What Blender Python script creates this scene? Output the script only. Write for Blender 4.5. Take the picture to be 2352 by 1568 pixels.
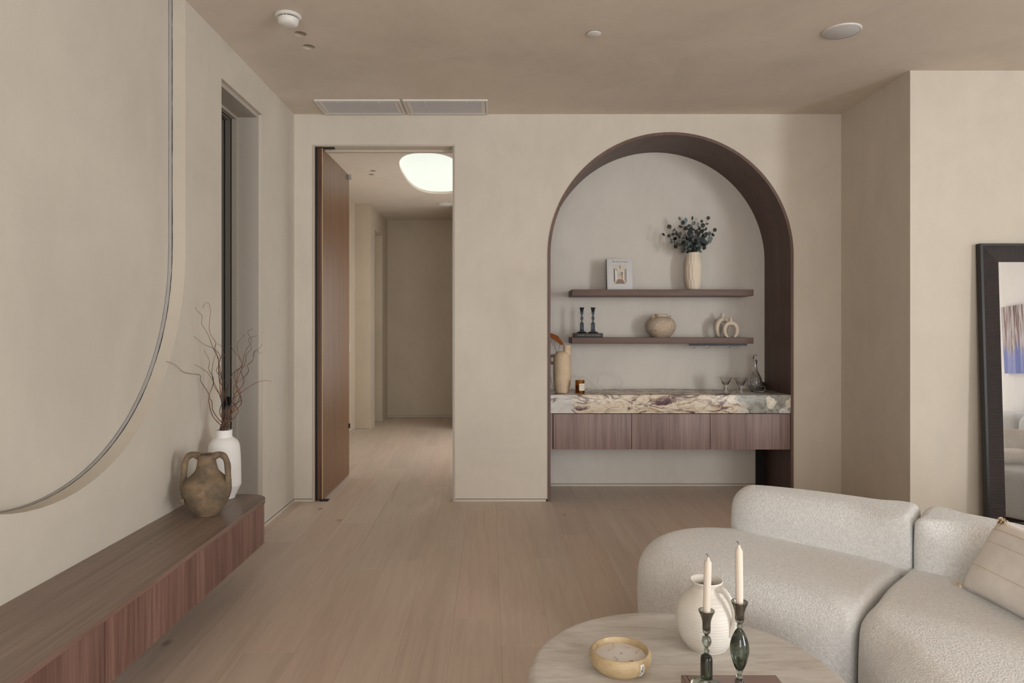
import bpy, bmesh, math, random
from mathutils import Vector, Matrix, Euler

# ------------------------------------------------------------------ clear
for o in list(bpy.data.objects): bpy.data.objects.remove(o, do_unlink=True)
SC = bpy.context.scene
COL = SC.collection
PI = math.pi

# ------------------------------------------------------------------ camera (eye 1.352 m, 24 mm, looking along +Y)
CAMZ = 1.352
F = 1568.0
cd = bpy.data.cameras.new('camera'); cam = bpy.data.objects.new('camera', cd); COL.objects.link(cam)
cam.location = (0, 0, CAMZ); cam.rotation_euler = (PI/2, 0, 0)
cd.sensor_width = 36; cd.lens = 36*F/2352
cd.shift_x = (1176-1148)/2352; cd.shift_y = -(784-757)/2352
cd.clip_start = .05; cd.clip_end = 60
SC.camera = cam

# ------------------------------------------------------------------ world and lights
W = bpy.data.worlds.new('world'); SC.world = W; W.use_nodes = True
bg = W.node_tree.nodes['Background']; bg.inputs[0].default_value = (.80, .88, 1, 1); bg.inputs[1].default_value = .55

def area(name, loc, direction, sx, sy, power, col=(1, 1, 1), spread=PI):
    l = bpy.data.lights.new(name, 'AREA'); l.shape = 'RECTANGLE'; l.size = sx; l.size_y = sy
    l.energy = power; l.color = col; l.spread = spread
    o = bpy.data.objects.new(name, l); COL.objects.link(o); o.location = loc
    o.rotation_euler = Vector(direction).to_track_quat('-Z', 'Z').to_euler()
    return o
# daylight through the windows of the room (right wall and the wall behind the camera) and of the hall
area('daylight_right_window', (6.47, 2.1, 1.55), (-1, 0, 0), 2.1, 2.4, 20, (.95, .98, 1))
area('daylight_right_rear_window', (6.47, -3.0, 1.65), (-1, 0, 0), 2.9, 2.2, 450, (.94, .98, 1))
area('daylight_rear_window', (4.55, -4.96, 1.5), (0, 1, 0), 3.2, 2.6, 28, (.96, .985, 1))
area('daylight_rear_left_window', (-.2, -4.96, 1.5), (0, 1, 0), 2.2, 2.6, 150, (.94, .975, 1))
area('daylight_hall_window', (.27, 7.75, 1.4), (-1, 0, 0), 1.6, 2.3, 36, (1, .99, .965))

SC.view_settings.view_transform = 'Standard'
try: SC.view_settings.look = 'None'
except Exception: pass
SC.view_settings.gamma = 1; SC.view_settings.use_curve_mapping = False
SC.view_settings.exposure = -0.11

# ------------------------------------------------------------------ helpers
def at(px, Z):                     # real x of something seen at column px and lying Z metres away
    return (px-1148)*Z/F
def hz(py, Z):                     # real height of something seen at row py and lying Z metres away
    return CAMZ-(py-757)*Z/F

def tag(o, label=None, cat=None, group=None, kind=None):
    if label: o['label'] = label
    if cat: o['category'] = cat
    if group: o['group'] = group
    if kind: o['kind'] = kind
    return o

def finish(name, bm, mat, parent=None, smooth=False, loc=None, autos=None):
    bmesh.ops.recalc_face_normals(bm, faces=bm.faces)
    me = bpy.data.meshes.new(name); bm.to_mesh(me); bm.free()
    if smooth:
        me.polygons.foreach_set('use_smooth', [True]*len(me.polygons))
    if mat: me.materials.append(mat)
    o = bpy.data.objects.new(name, me); COL.objects.link(o)
    if parent: o.parent = parent
    if loc: o.location = loc
    if autos:
        me.set_sharp_from_angle(angle=math.radians(autos))
    return o

def empty(name, loc=(0, 0, 0), rz=0):
    o = bpy.data.objects.new(name, None); COL.objects.link(o); o.location = loc; o.rotation_euler = (0, 0, rz)
    o.empty_display_size = .05
    return o

def add_box(bm, x0, x1, y0, y1, z0, z1, bev=0, seg=2):
    vs = [bm.verts.new((x, y, z)) for x in (x0, x1) for y in (y0, y1) for z in (z0, z1)]
    fs = [bm.faces.new([vs[i] for i in f]) for f in ((0, 1, 3, 2), (4, 6, 7, 5), (0, 4, 5, 1), (2, 3, 7, 6), (0, 2, 6, 4), (1, 5, 7, 3))]
    if bev:
        es = list({e for f in fs for e in f.edges})
        bmesh.ops.bevel(bm, geom=es, offset=bev, segments=seg, profile=.5, affect='EDGES')
    return vs

def box(name, x0, x1, y0, y1, z0, z1, mat, parent=None, bev=0, seg=2):
    bm = bmesh.new(); add_box(bm, x0, x1, y0, y1, z0, z1, bev, seg)
    return finish(name, bm, mat, parent, smooth=bool(bev), autos=40 if bev else None)

def plate(name, outer, holes, fmap, th, mat, parent=None, smooth=False):
    """flat plate with any outline and holes; fmap(a, b, d) -> xyz, d = 0 on the seen face, th behind"""
    bm = bmesh.new()
    loops = [outer]+list(holes)
    for d in (0, th):
        es = []
        for lp in loops:
            vs = [bm.verts.new(fmap(a, b, d)) for a, b in lp]
            es += [bm.edges.new((vs[i], vs[(i+1) % len(vs)])) for i in range(len(vs))]
            lp_store.setdefault(id(lp), []).append(vs)
        bmesh.ops.triangle_fill(bm, use_beauty=True, use_dissolve=False, edges=es)
    for lp in loops:
        a, b = lp_store.pop(id(lp))
        n = len(a)
        for i in range(n):
            bm.faces.new((a[i], a[(i+1) % n], b[(i+1) % n], b[i]))
    return finish(name, bm, mat, parent, smooth, autos=35 if smooth else None)
lp_store = {}

def add_lathe(bm, prof, seg=48, cx=0, cy=0, mod=None, cap0=False, cap1=False, flip=False):
    rings = []
    for (r, z) in prof:
        if r < 1e-6:
            rings.append([bm.verts.new((cx, cy, z))]); continue
        ring = []
        for k in range(seg):
            t = 2*PI*k/seg
            rr = r*(mod(t, z) if mod else 1)
            ring.append(bm.verts.new((cx+rr*math.cos(t), cy+rr*math.sin(t), z)))
        rings.append(ring)
    for i in range(len(rings)-1):
        a, b = rings[i], rings[i+1]
        for k in range(seg):
            k2 = (k+1) % seg
            if len(a) == 1 and len(b) == 1: continue
            if len(a) == 1: bm.faces.new((a[0], b[k], b[k2]))
            elif len(b) == 1: bm.faces.new((a[k], a[k2], b[0]))
            else: bm.faces.new((a[k], a[k2], b[k2], b[k]))
    if cap0 and len(rings[0]) > 1: bm.faces.new(rings[0])
    if cap1 and len(rings[-1]) > 1: bm.faces.new(rings[-1])
    return rings

def crspline(pts, n=8):
    """Catmull-Rom through tuples of any length"""
    out = []
    P = [pts[0]]+list(pts)+[pts[-1]]
    for i in range(1, len(P)-2):
        p0, p1, p2, p3 = P[i-1], P[i], P[i+1], P[i+2]
        for k in range(n):
            t = k/n
            out.append(tuple(.5*((2*b)+(-a+c)*t+(2*a-5*b+4*c-d)*t*t+(-a+3*b-3*c+d)*t**3) for a, b, c, d in zip(p0, p1, p2, p3)))
    out.append(tuple(pts[-1]))
    return out

def lathe(name, prof, mat, parent=None, seg=48, loc=None, spl=0, mod=None, cap0=True, cap1=False, smooth=True, autos=50):
    bm = bmesh.new()
    if spl: prof = crspline(prof, spl); prof = [(max(r, 0), z) for r, z in prof]
    add_lathe(bm, prof, seg, mod=mod, cap0=cap0, cap1=cap1)
    return finish(name, bm, mat, parent, smooth, loc, autos)

def add_tube(bm, pts, rad, sides=8, caps=True, closed=False, flat=1.0, upv=None):
    pts = [Vector(p) for p in pts]; n = len(pts)
    if not hasattr(rad, '__len__'): rad = [rad]*n
    tang = []
    for i in range(n):
        if closed: t = pts[(i+1) % n]-pts[i-1]
        else: t = pts[min(i+1, n-1)]-pts[max(i-1, 0)]
        tang.append(t.normalized())
    up = Vector(upv) if upv else (Vector((0, 0, 1)) if abs(tang[0].z) < .9 else Vector((1, 0, 0)))
    nrm = (up-tang[0]*up.dot(tang[0])).normalized()
    rings = []
    for i in range(n):
        nrm = (nrm-tang[i]*nrm.dot(tang[i])).normalized()
        bn = tang[i].cross(nrm)
        rings.append([bm.verts.new(pts[i]+(nrm*math.cos(2*PI*k/sides)+bn*math.sin(2*PI*k/sides)*flat)*rad[i]) for k in range(sides)])
    m = n if closed else n-1
    for i in range(m):
        a, b = rings[i], rings[(i+1) % n]
        for k in range(sides):
            bm.faces.new((a[k], a[(k+1) % sides], b[(k+1) % sides], b[k]))
    if caps and not closed:
        bm.faces.new(rings[0]); bm.faces.new(rings[-1])

def tube(name, pts, rad, mat, parent=None, sides=8, loc=None, closed=False, flat=1.0, upv=None):
    bm = bmesh.new(); add_tube(bm, pts, rad, sides, True, closed, flat, upv)
    return finish(name, bm, mat, parent, True, loc)

# ------------------------------------------------------------------ materials
def srgb(c):
    return tuple(((v/255)/12.92 if v/255 <= .04045 else ((v/255+.055)/1.055)**2.4) for v in c)+(1,)

def newmat(name, col, rough=.5, metal=0, **kw):
    m = bpy.data.materials.new(name); m.use_nodes = True
    p = m.node_tree.nodes['Principled BSDF']
    p.inputs['Base Color'].default_value = srgb(col); p.inputs['Roughness'].default_value = rough
    p.inputs['Metallic'].default_value = metal
    for k, v in kw.items():
        p.inputs[k.replace('_', ' ')].default_value = v
    return m, m.node_tree, p

def N(nt, t, **kw):
    n = nt.nodes.new(t)
    for k, v in kw.items():
        if k in n.inputs: n.inputs[k].default_value = v
        else: setattr(n, k, v)
    return n
def L(nt, a, b): nt.links.new(a, b)

def coords(nt, scale=(1, 1, 1), kind='Object', rnd=0, rot=(0, 0, 0)):
    tc = N(nt, 'ShaderNodeTexCoord'); mp = N(nt, 'ShaderNodeMapping'); mp.inputs['Scale'].default_value = scale
    mp.inputs['Rotation'].default_value = rot
    L(nt, tc.outputs[kind], mp.inputs[0])
    if rnd:
        oi = N(nt, 'ShaderNodeObjectInfo'); mu = N(nt, 'ShaderNodeMath', operation='MULTIPLY'); mu.inputs[1].default_value = rnd
        L(nt, oi.outputs['Random'], mu.inputs[0])
        cb = N(nt, 'ShaderNodeCombineXYZ'); L(nt, mu.outputs[0], cb.inputs[0]); L(nt, mu.outputs[0], cb.inputs[1]); L(nt, mu.outputs[0], cb.inputs[2])
        L(nt, cb.outputs[0], mp.inputs['Location'])
    return mp.outputs[0]

def ramp(nt, fac, stops, interp='LINEAR'):
    r = N(nt, 'ShaderNodeValToRGB'); r.color_ramp.interpolation = interp
    e = r.color_ramp.elements
    while len(e) < len(stops): e.new(.5)
    for i, (p, c) in enumerate(stops):
        e[i].position = p; e[i].color = c if len(c) == 4 else srgb(c)
    L(nt, fac, r.inputs[0]); return r.outputs[0]

def noise(nt, vec, scale, detail=4, rough=.5, dist=0):
    n = N(nt, 'ShaderNodeTexNoise'); n.inputs['Scale'].default_value = scale; n.inputs['Detail'].default_value = detail
    n.inputs['Roughness'].default_value = rough; n.inputs['Distortion'].default_value = dist
    L(nt, vec, n.inputs['Vector']); return n.outputs[0]

def mixc(nt, fac, a, b, mode='MIX'):
    m = N(nt, 'ShaderNodeMix', data_type='RGBA', blend_type=mode)
    if isinstance(fac, (int, float)): m.inputs[0].default_value = fac
    else: L(nt, fac, m.inputs[0])
    for s, v in ((6, a), (7, b)):
        if isinstance(v, tuple): m.inputs[s].default_value = v if len(v) == 4 else srgb(v)
        else: L(nt, v, m.inputs[s])
    return m.outputs[2]

def bump(nt, p, h, strength=.2, dist=.01):
    b = N(nt, 'ShaderNodeBump'); b.inputs['Strength'].default_value = strength; b.inputs['Distance'].default_value = dist
    L(nt, h, b.inputs['Height']); L(nt, b.outputs[0], p.inputs['Normal'])

def scl(c, k): return tuple(min(255, v*k) for v in c)

def plaster(name, col, var=.032, rough=.88, scale=1.3):
    m, nt, p = newmat(name, col, rough)
    v = coords(nt); n = noise(nt, v, scale, 5, .62, .6)
    c = ramp(nt, n, [(.3, scl(col, 1-var)), (.5, col), (.72, scl(col, 1+var*.7))])
    n3 = noise(nt, coords(nt, (1, 1, .35)), 9, 4, .6)
    c2 = mixc(nt, .05, c, ramp(nt, n3, [(.35, scl(col, .80)), (.65, scl(col, 1.1))]))
    L(nt, c2, p.inputs['Base Color'])
    n2 = noise(nt, v, 7, 6, .6); bump(nt, p, n2, .07, .01)
    return m

M = {}
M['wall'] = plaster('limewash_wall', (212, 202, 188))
M['wall_left'] = plaster('limewash_left_wall_dimmed', (200, 191, 178))  # the wall limewash darkened: the left wall's dimmer light put into the colour
M['band'] = plaster('bare_plaster_band', (196, 186, 171))
M['niche'] = plaster('limewash_niche', (214, 207, 198))
M['ceiling'] = plaster('limewash_ceiling', (218, 206, 192), .04)
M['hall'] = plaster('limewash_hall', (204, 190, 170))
M['white_paint'] = plaster('white_paint', (236, 238, 240), .02)
M['base'] = newmat('baseboard_paint', (205, 197, 184), .6)[0]
M['trimcol'] = newmat('trim_paint', (196, 183, 165), .55)[0]
M['reveal'] = newmat('window_reveal_paint', (176, 167, 155), .6)[0]
M['white_plastic'] = newmat('white_plastic', (222, 218, 212), .4)[0]
M['black'] = newmat('matte_black', (18, 17, 17), .55)[0]
M['black_metal'] = newmat('black_metal', (38, 38, 42), .4, .6)[0]
M['shadowgap'] = newmat('dark_gap', (30, 27, 25), .8)[0]
M['alu'] = newmat('brushed_aluminium', (176, 174, 172), .45, .3)[0]
M['chrome'] = newmat('chrome', (220, 215, 205), .12, 1)[0]
M['frame_grey'] = newmat('grey_window_frame', (120, 114, 104), .5)[0]
M['dark_glass'] = newmat('dark_window_glass', (8, 8, 9), .35, 0, Specular_IOR_Level=.15)[0]

def wood(name, dark, mid, light, axis, fine=60, coarse=7, rough=.42, rnd=0, bumpk=.05, coat=0):
    """axis = grain direction 0/1/2"""
    m, nt, p = newmat(name, mid, rough)
    s = [1, 1, 1]; s[axis] = .035
    v = coords(nt, tuple(s), rnd=rnd)
    a = noise(nt, v, coarse, 3, .5, .9)
    b = noise(nt, v, fine, 4, .6, .3)
    s2 = [1, 1, 1]; s2[axis] = .02
    v2 = coords(nt, tuple(s2), rnd=rnd*1.7 if rnd else 0)
    fn = noise(nt, v2, fine*5, 2, .5)
    c1 = ramp(nt, a, [(.32, dark), (.5, mid), (.68, light)])
    c2 = ramp(nt, b, [(.34, dark), (.52, mid), (.68, light)])
    c = mixc(nt, .55, c1, c2)
    c = mixc(nt, .22, c, ramp(nt, fn, [(.4, dark), (.6, light)]))
    L(nt, c, p.inputs['Base Color'])
    bump(nt, p, fn, bumpk, .002)
    return m
M['bench_top'] = wood('walnut_bench_top', (100, 82, 72), (126, 107, 95), (146, 127, 113), 1, 30, 5, .4)
M['bench_front'] = wood('walnut_bench_front', (84, 56, 50), (117, 84, 75), (148, 114, 100), 2, 42, 9, .5)
M['bench_edge'] = wood('walnut_bench_edge', (92, 66, 58), (122, 94, 82), (146, 116, 102), 1, 60, 8, .5)
M['drawer'] = wood('walnut_drawer', (100, 80, 76), (134, 111, 105), (158, 134, 126), 2, 28, 6, .5, rnd=9)
M['shelf'] = wood('walnut_shelf', (84, 64, 56), (104, 82, 72), (122, 98, 86), 0, 60, 8, .5)
M['liner'] = wood('walnut_arch_liner', (62, 40, 34), (82, 56, 48), (98, 72, 62), 2, 40, 6, .45)
M['liner_edge'] = wood('walnut_arch_edge', (84, 62, 54), (104, 80, 71), (120, 94, 84), 2, 60, 8, .5)
M['door'] = wood('oak_door', (92, 60, 32), (118, 80, 46), (138, 98, 58), 2, 55, 10, .4)
M['door_edge'] = wood('oak_door_edge', (70, 44, 34), (98, 66, 50), (122, 86, 66), 2, 30, 8, .45)
M['bowl_wood'] = wood('beech_wood', (172, 148, 112), (192, 168, 130), (208, 186, 150), 0, 60, 8, .45)

# floor planks: greige oiled oak with knots
def plank_mat():
    m, nt, p = newmat('oiled_oak_plank', (168, 146, 127), .42)
    v = coords(nt, (1, .06, 1), 'Object', rnd=31)
    a = noise(nt, v, 7, 4, .55, .8); b = noise(nt, v, 42, 4, .6, .3)
    c1 = ramp(nt, a, [(.3, (195, 178, 163)), (.5, (212, 197, 183)), (.7, (214, 199, 185))])
    c2 = ramp(nt, b, [(.35, (194, 177, 162)), (.6, (212, 197, 183))])
    c = mixc(nt, .45, c1, c2)
    # knots
    kv = coords(nt, (1, .55, 1), 'Object', rnd=17)
    vo = N(nt, 'ShaderNodeTexVoronoi'); vo.inputs['Scale'].default_value = 3.4; L(nt, kv, vo.inputs['Vector'])
    k = ramp(nt, vo.outputs['Distance'], [(.03, (1, 1, 1, 1)), (.085, (0, 0, 0, 1))])
    kn = noise(nt, kv, 1.7, 2, .5); kk = ramp(nt, kn, [(.54, (0, 0, 0, 1)), (.60, (1, 1, 1, 1))])
    mu = N(nt, 'ShaderNodeMath', operation='MULTIPLY'); L(nt, k, mu.inputs[0]); L(nt, kk, mu.inputs[1])
    mu2 = N(nt, 'ShaderNodeMath', operation='MULTIPLY'); L(nt, mu.outputs[0], mu2.inputs[0]); mu2.inputs[1].default_value = .5
    c = mixc(nt, mu2.outputs[0], c, (96, 78, 66))
    oi = N(nt, 'ShaderNodeObjectInfo')
    tint = ramp(nt, oi.outputs['Random'], [(0, (245, 241, 239)), (.35, (252, 250, 247)), (.6, (252, 244, 240)), (1, (248, 248, 244))])
    c = mixc(nt, 1.0, c, tint, 'MULTIPLY')
    L(nt, c, p.inputs['Base Color'])
    rr = ramp(nt, b, [(.3, (.42,)*3+(1,)), (.7, (.52,)*3+(1,))]); L(nt, rr, p.inputs['Roughness'])
    bump(nt, p, b, .04, .002)
    return m
M['plank'] = plank_mat()
M['subfloor'] = newmat('subfloor', (150, 126, 106), .8)[0]

def marble():
    m, nt, p = newmat('purple_veined_marble', (220, 208, 190), .26, 0, Specular_IOR_Level=.32)
    v = coords(nt)
    def warp(vec, scale, amt, detail=4):
        wn = N(nt, 'ShaderNodeTexNoise'); wn.inputs['Scale'].default_value = scale; wn.inputs['Detail'].default_value = detail; L(nt, vec, wn.inputs['Vector'])
        wm = N(nt, 'ShaderNodeVectorMath', operation='MULTIPLY_ADD'); wm.inputs[1].default_value = amt; L(nt, wn.outputs['Color'], wm.inputs[0]); L(nt, vec, wm.inputs[2]); return wm.outputs[0]
    w1 = warp(v, 2.4, (.5, .3, .16)); w2 = warp(w1, 9, (.07, .07, .06), 5)
    mp = N(nt, 'ShaderNodeMapping'); mp.inputs['Scale'].default_value = (.42, .8, 1.5); mp.inputs['Rotation'].default_value = (0, -.30, 0); L(nt, w2, mp.inputs[0]); q = mp.outputs[0]
    a = noise(nt, q, 5.5, 7, .62, 1.6)
    c = ramp(nt, a, [(.34, (84, 58, 62)), (.40, (120, 90, 90)), (.435, (190, 172, 152)), (.50, (226, 214, 194)), (.555, (212, 194, 170)), (.60, (150, 122, 116)), (.66, (92, 68, 72)), (.72, (200, 186, 166))])
    vo = N(nt, 'ShaderNodeTexVoronoi', feature='DISTANCE_TO_EDGE'); vo.inputs['Scale'].default_value = 8; L(nt, q, vo.inputs['Vector'])
    vein = ramp(nt, vo.outputs['Distance'], [(0, (1, 1, 1, 1)), (.02, (.8, .8, .8, 1)), (.06, (0, 0, 0, 1))])
    vn = noise(nt, v, 5, 3, .6); vk = ramp(nt, vn, [(.40, (0, 0, 0, 1)), (.58, (1, 1, 1, 1))])
    mu = N(nt, 'ShaderNodeMath', operation='MULTIPLY'); L(nt, vein, mu.inputs[0]); L(nt, vk, mu.inputs[1])
    c = mixc(nt, mu.outputs[0], c, (78, 56, 62))
    # clear white-grey mass at the left, green-grey lumps at the right
    sx = N(nt, 'ShaderNodeSeparateXYZ'); L(nt, w2, sx.inputs[0])
    white = ramp(nt, noise(nt, q, 7, 5, .6), [(.35, (190, 186, 182)), (.6, (226, 222, 216))])
    lf = ramp(nt, sx.outputs[0], [(.0, (1, 1, 1, 1)), (1, (1, 1, 1, 1))])
    mr = N(nt, 'ShaderNodeMapRange'); mr.inputs['From Min'].default_value = -.52; mr.inputs['From Max'].default_value = -.42; mr.inputs['To Min'].default_value = 1; mr.inputs['To Max'].default_value = 0; L(nt, sx.outputs[0], mr.inputs['Value'])
    dn = ramp(nt, a, [(.38, (0, 0, 0, 1)), (.43, (1, 1, 1, 1))])
    m2 = N(nt, 'ShaderNodeMath', operation='MULTIPLY'); L(nt, mr.outputs[0], m2.inputs[0]); L(nt, dn, m2.inputs[1])
    c = mixc(nt, m2.outputs[0], c, white)
    vc = N(nt, 'ShaderNodeTexVoronoi'); vc.inputs['Scale'].default_value = 13; L(nt, w2, vc.inputs['Vector'])
    sc_ = N(nt, 'ShaderNodeSeparateColor'); L(nt, vc.outputs['Color'], sc_.inputs[0])
    cg = ramp(nt, sc_.outputs[1], [(0, (224, 214, 194)), (.35, (112, 114, 106)), (.62, (216, 214, 212)), (.82, (128, 128, 122))], 'CONSTANT')
    cg = mixc(nt, .35, cg, ramp(nt, noise(nt, w2, 26, 5, .65), [(.35, (120, 116, 108)), (.6, (232, 226, 214))]))
    mr2 = N(nt, 'ShaderNodeMapRange'); mr2.inputs['From Min'].default_value = .86; mr2.inputs['From Max'].default_value = .90; L(nt, sx.outputs[0], mr2.inputs['Value'])
    c = mixc(nt, mr2.outputs[0], c, cg)
    L(nt, c, p.inputs['Base Color'])
    return m
M['marble'] = marble()

def travertine():
    m, nt, p = newmat('travertine', (196, 186, 174), .38)
    v = coords(nt, (1.2, 5.5, 3), rot=(0, 0, -.15))
    a = noise(nt, v, 2.2, 8, .66, 1.1); b = noise(nt, v, 9, 6, .6, .6)
    c = ramp(nt, a, [(.28, (176, 168, 159)), (.42, (198, 191, 183)), (.55, (216, 211, 205)), (.72, (230, 227, 223))])
    c = mixc(nt, .3, c, ramp(nt, b, [(.35, (178, 169, 160)), (.65, (228, 224, 219))]))
    L(nt, c, p.inputs['Base Color']); bump(nt, p, b, .06, .003)
    return m
M['travertine'] = travertine()

def boucle(name, col, sc=170, st=.55, rough=.95):
    m, nt, p = newmat(name, col, rough)
    v = coords(nt)
    vo = N(nt, 'ShaderNodeTexVoronoi'); vo.inputs['Scale'].default_value = sc; L(nt, v, vo.inputs['Vector'])
    n = noise(nt, v, sc*.7, 3, .6, 1.0)
    ad = N(nt, 'ShaderNodeMath', operation='SUBTRACT'); L(nt, n, ad.inputs[0]); L(nt, vo.outputs['Distance'], ad.inputs[1])
    c = ramp(nt, n, [(.3, scl(col, .93)), (.7, scl(col, 1.04))])
    L(nt, c, p.inputs['Base Color']); bump(nt, p, ad.outputs[0], st, .004)
    p.inputs['Sheen Weight'].default_value = .25; p.inputs['Sheen Roughness'].default_value = .6
    return m
M['boucle'] = boucle('ivory_boucle', (237, 238, 238), 150, .42)
M['grey_boucle'] = boucle('light_grey_linen', (205, 205, 204), 220)
M['seam'] = newmat('seam_cord', (196, 188, 176), .9)[0]
def linen(name, col, st=.3):
    m, nt, p = newmat(name, col, .92)
    v = coords(nt)
    n1 = noise(nt, coords(nt, (1, 1, 12)), 120, 2, .5); n2 = noise(nt, coords(nt, (1, 12, 1)), 120, 2, .5)
    ad = N(nt, 'ShaderNodeMath', operation='ADD'); L(nt, n1, ad.inputs[0]); L(nt, n2, ad.inputs[1])
    n = noise(nt, v, 8, 5, .6)
    c = ramp(nt, n, [(.3, scl(col, .95)), (.7, scl(col, 1.04))]); L(nt, c, p.inputs['Base Color'])
    bump(nt, p, ad.outputs[0], st, .002)
    return m
M['pillow'] = linen('natural_linen', (242, 236, 230))
M['tassel'] = newmat('cotton_tassel', (226, 208, 184), .95)[0]

def ceramic(name, col, rough=.6, var=.05, bs=30, bst=.12, band=False):
    m, nt, p = newmat(name, col, rough)
    v = coords(nt)
    n = noise(nt, v, bs*.4, 5, .6)
    c = ramp(nt, n, [(.3, scl(col, 1-var)), (.7, scl(col, 1+var))]); L(nt, c, p.inputs['Base Color'])
    if band:
        w = N(nt, 'ShaderNodeTexWave', wave_type='BANDS', bands_direction='Z'); w.inputs['Scale'].default_value = bs; w.inputs['Distortion'].default_value = .6
        L(nt, v, w.inputs['Vector']); bump(nt, p, w.outputs['Fac'], bst, .004)
    else:
        bump(nt, p, noise(nt, v, bs, 5, .6), bst, .004)
    return m
M['white_ceramic'] = ceramic('white_matte_ceramic', (228, 224, 220), .75, .02, 25, .15)
M['jug'] = ceramic('white_ribbed_ceramic', (228, 223, 215), .5, .02, 34, .16, True)
M['tan'] = ceramic('tan_ribbed_ceramic', (212, 188, 158), .8, .04, 40, .2, True)
M['cream'] = ceramic('cream_ceramic', (236, 222, 202), .7, .02, 40, .05)
M['beige_loop'] = ceramic('beige_ceramic', (216, 202, 184), .75, .03, 40, .08)
def clay():
    m, nt, p = newmat('aged_brown_clay', (118, 96, 72), .85)
    v = coords(nt)
    n = noise(nt, v, 13, 6, .65, .4)
    c = ramp(nt, n, [(.3, (82, 71, 58)), (.45, (106, 91, 73)), (.6, (128, 107, 83)), (.75, (150, 122, 96))])
    L(nt, c, p.inputs['Base Color']); bump(nt, p, noise(nt, v, 45, 6, .7), .5, .006)
    return m
M['clay'] = clay()
def speckle():
    m, nt, p = newmat('weathered_stoneware', (186, 166, 146), .8)
    v = coords(nt)
    n = noise(nt, v, 60, 5, .7); n2 = noise(nt, v, 6, 4, .6)
    c = ramp(nt, n, [(.35, (164, 144, 126)), (.5, (196, 178, 160)), (.65, (212, 198, 182))])
    c = mixc(nt, .35, c, ramp(nt, n2, [(.35, (196, 190, 186)), (.5, (206, 182, 150)), (.7, (150, 126, 106))]))
    L(nt, c, p.inputs['Base Color']); bump(nt, p, n, .35, .003)
    return m
M['stoneware'] = speckle()
M['wax'] = newmat('ivory_wax', (222, 212, 198), .5, 0, Subsurface_Weight=.15, Subsurface_Scale=.01)[0]
M['white_wax'] = newmat('white_wax', (236, 232, 228), .55)[0]
M['wick'] = newmat('cotton_wick', (186, 164, 148), .9)[0]
M['wick_dark'] = newmat('burnt_wick', (96, 88, 88), .9)[0]
def glassm(name, col, rough=.02, ior=1.45):
    m, nt, p = newmat(name, col, rough); p.inputs['Transmission Weight'].default_value = 1; p.inputs['IOR'].default_value = ior
    return m
M['smoke_glass'] = glassm('smoky_green_glass', (164, 174, 165))
M['smoke_cup'] = glassm('smoky_cup_glass', (158, 156, 149))
M['slate_glass'] = glassm('slate_blue_glass', (108, 120, 136), .05)
M['clear_glass'] = glassm('clear_glass', (248, 248, 250), .0)
def cutglass():
    m, nt, p = newmat('cut_crystal', (240, 240, 242), .03); p.inputs['Transmission Weight'].default_value = 1; p.inputs['IOR'].default_value = 1.5
    return m
M['crystal'] = cutglass()
M['amber'] = glassm('amber_glass', (196, 150, 70), .03)
M['paper'] = newmat('paper_label', (232, 224, 208), .7)[0]
M['ink'] = newmat('printed_ink', (70, 68, 68), .7)[0]
M['blue_ink'] = newmat('blue_ink', (40, 60, 110), .7)[0]
M['book_white'] = newmat('white_book_cover', (206, 204, 204), .55)[0]
M['page'] = newmat('book_pages', (204, 192, 172), .85)[0]
M['book_black'] = newmat('black_book_cover', (28, 27, 28), .5)[0]
M['gold_ink'] = newmat('pale_foil', (150, 140, 124), .5)[0]
M['book_mauve'] = newmat('mauve_book_cover', (150, 126, 119), .45)[0]
M['book_dark'] = newmat('dark_book_cover', (66, 54, 52), .45)[0]
M['cable'] = newmat('white_cable', (220, 218, 214), .35)[0]
M['orange_leaf'] = ceramic('dried_orange_leaf', (188, 112, 60), .7, .15, 60, .3)
M['dark_stem'] = newmat('dark_stem', (40, 36, 34), .7)[0]
M['leather'] = newmat('brown_strap', (112, 92, 76), .7)[0]
def twigm():
    m, nt, p = newmat('willow_bark', (110, 76, 52), .7)
    n = noise(nt, coords(nt), 9, 3, .6)
    L(nt, ramp(nt, n, [(.38, (54, 42, 36)), (.5, (92, 66, 48)), (.63, (140, 100, 68))]), p.inputs['Base Color'])
    return m
M['twig'] = twigm()
def leafm():
    m, nt, p = newmat('eucalyptus_leaf', (84, 94, 92), .6)
    oi = N(nt, 'ShaderNodeObjectInfo')
    L(nt, ramp(nt, oi.outputs['Random'], [(0, (72, 76, 73)), (.3, (96, 103, 99)), (.6, (116, 124, 119)), (.85, (124, 144, 148)), (1, (152, 157, 153))]), p.inputs['Base Color'])
    return m
M['leaf'] = leafm()
M['mirror'] = newmat('mirror_glass', (240, 240, 240), 0.0, 1)[0]
def ribbed(name, ax):
    m, nt, p = newmat(name, (52, 44, 42), .5)
    v = coords(nt)
    w = N(nt, 'ShaderNodeTexWave', wave_type='BANDS', bands_direction=ax); w.inputs['Scale'].default_value = 33; w.inputs['Distortion'].default_value = .8; w.inputs['Detail'].default_value = 2
    L(nt, v, w.inputs['Vector'])
    n = noise(nt, v, 6, 4, .6)
    c = mixc(nt, .5, ramp(nt, w.outputs['Fac'], [(.2, (26, 21, 20)), (.8, (66, 57, 55))]), ramp(nt, n, [(.4, (44, 38, 37)), (.66, (62, 46, 44)), (.74, (104, 88, 78))]))
    L(nt, c, p.inputs['Base Color']); bump(nt, p, w.outputs['Fac'], .8, .004)
    return m
M['rib_v'] = ribbed('carved_black_wood', 'Z')
M['rib_h'] = ribbed('carved_black_wood_across', 'X')
M['rim_black'] = newmat('black_wood_rim', (25, 22, 22), .42)[0]
M['sky_panel'] = newmat('skylight_diffuser', (235, 245, 238), .5)[0]
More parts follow.
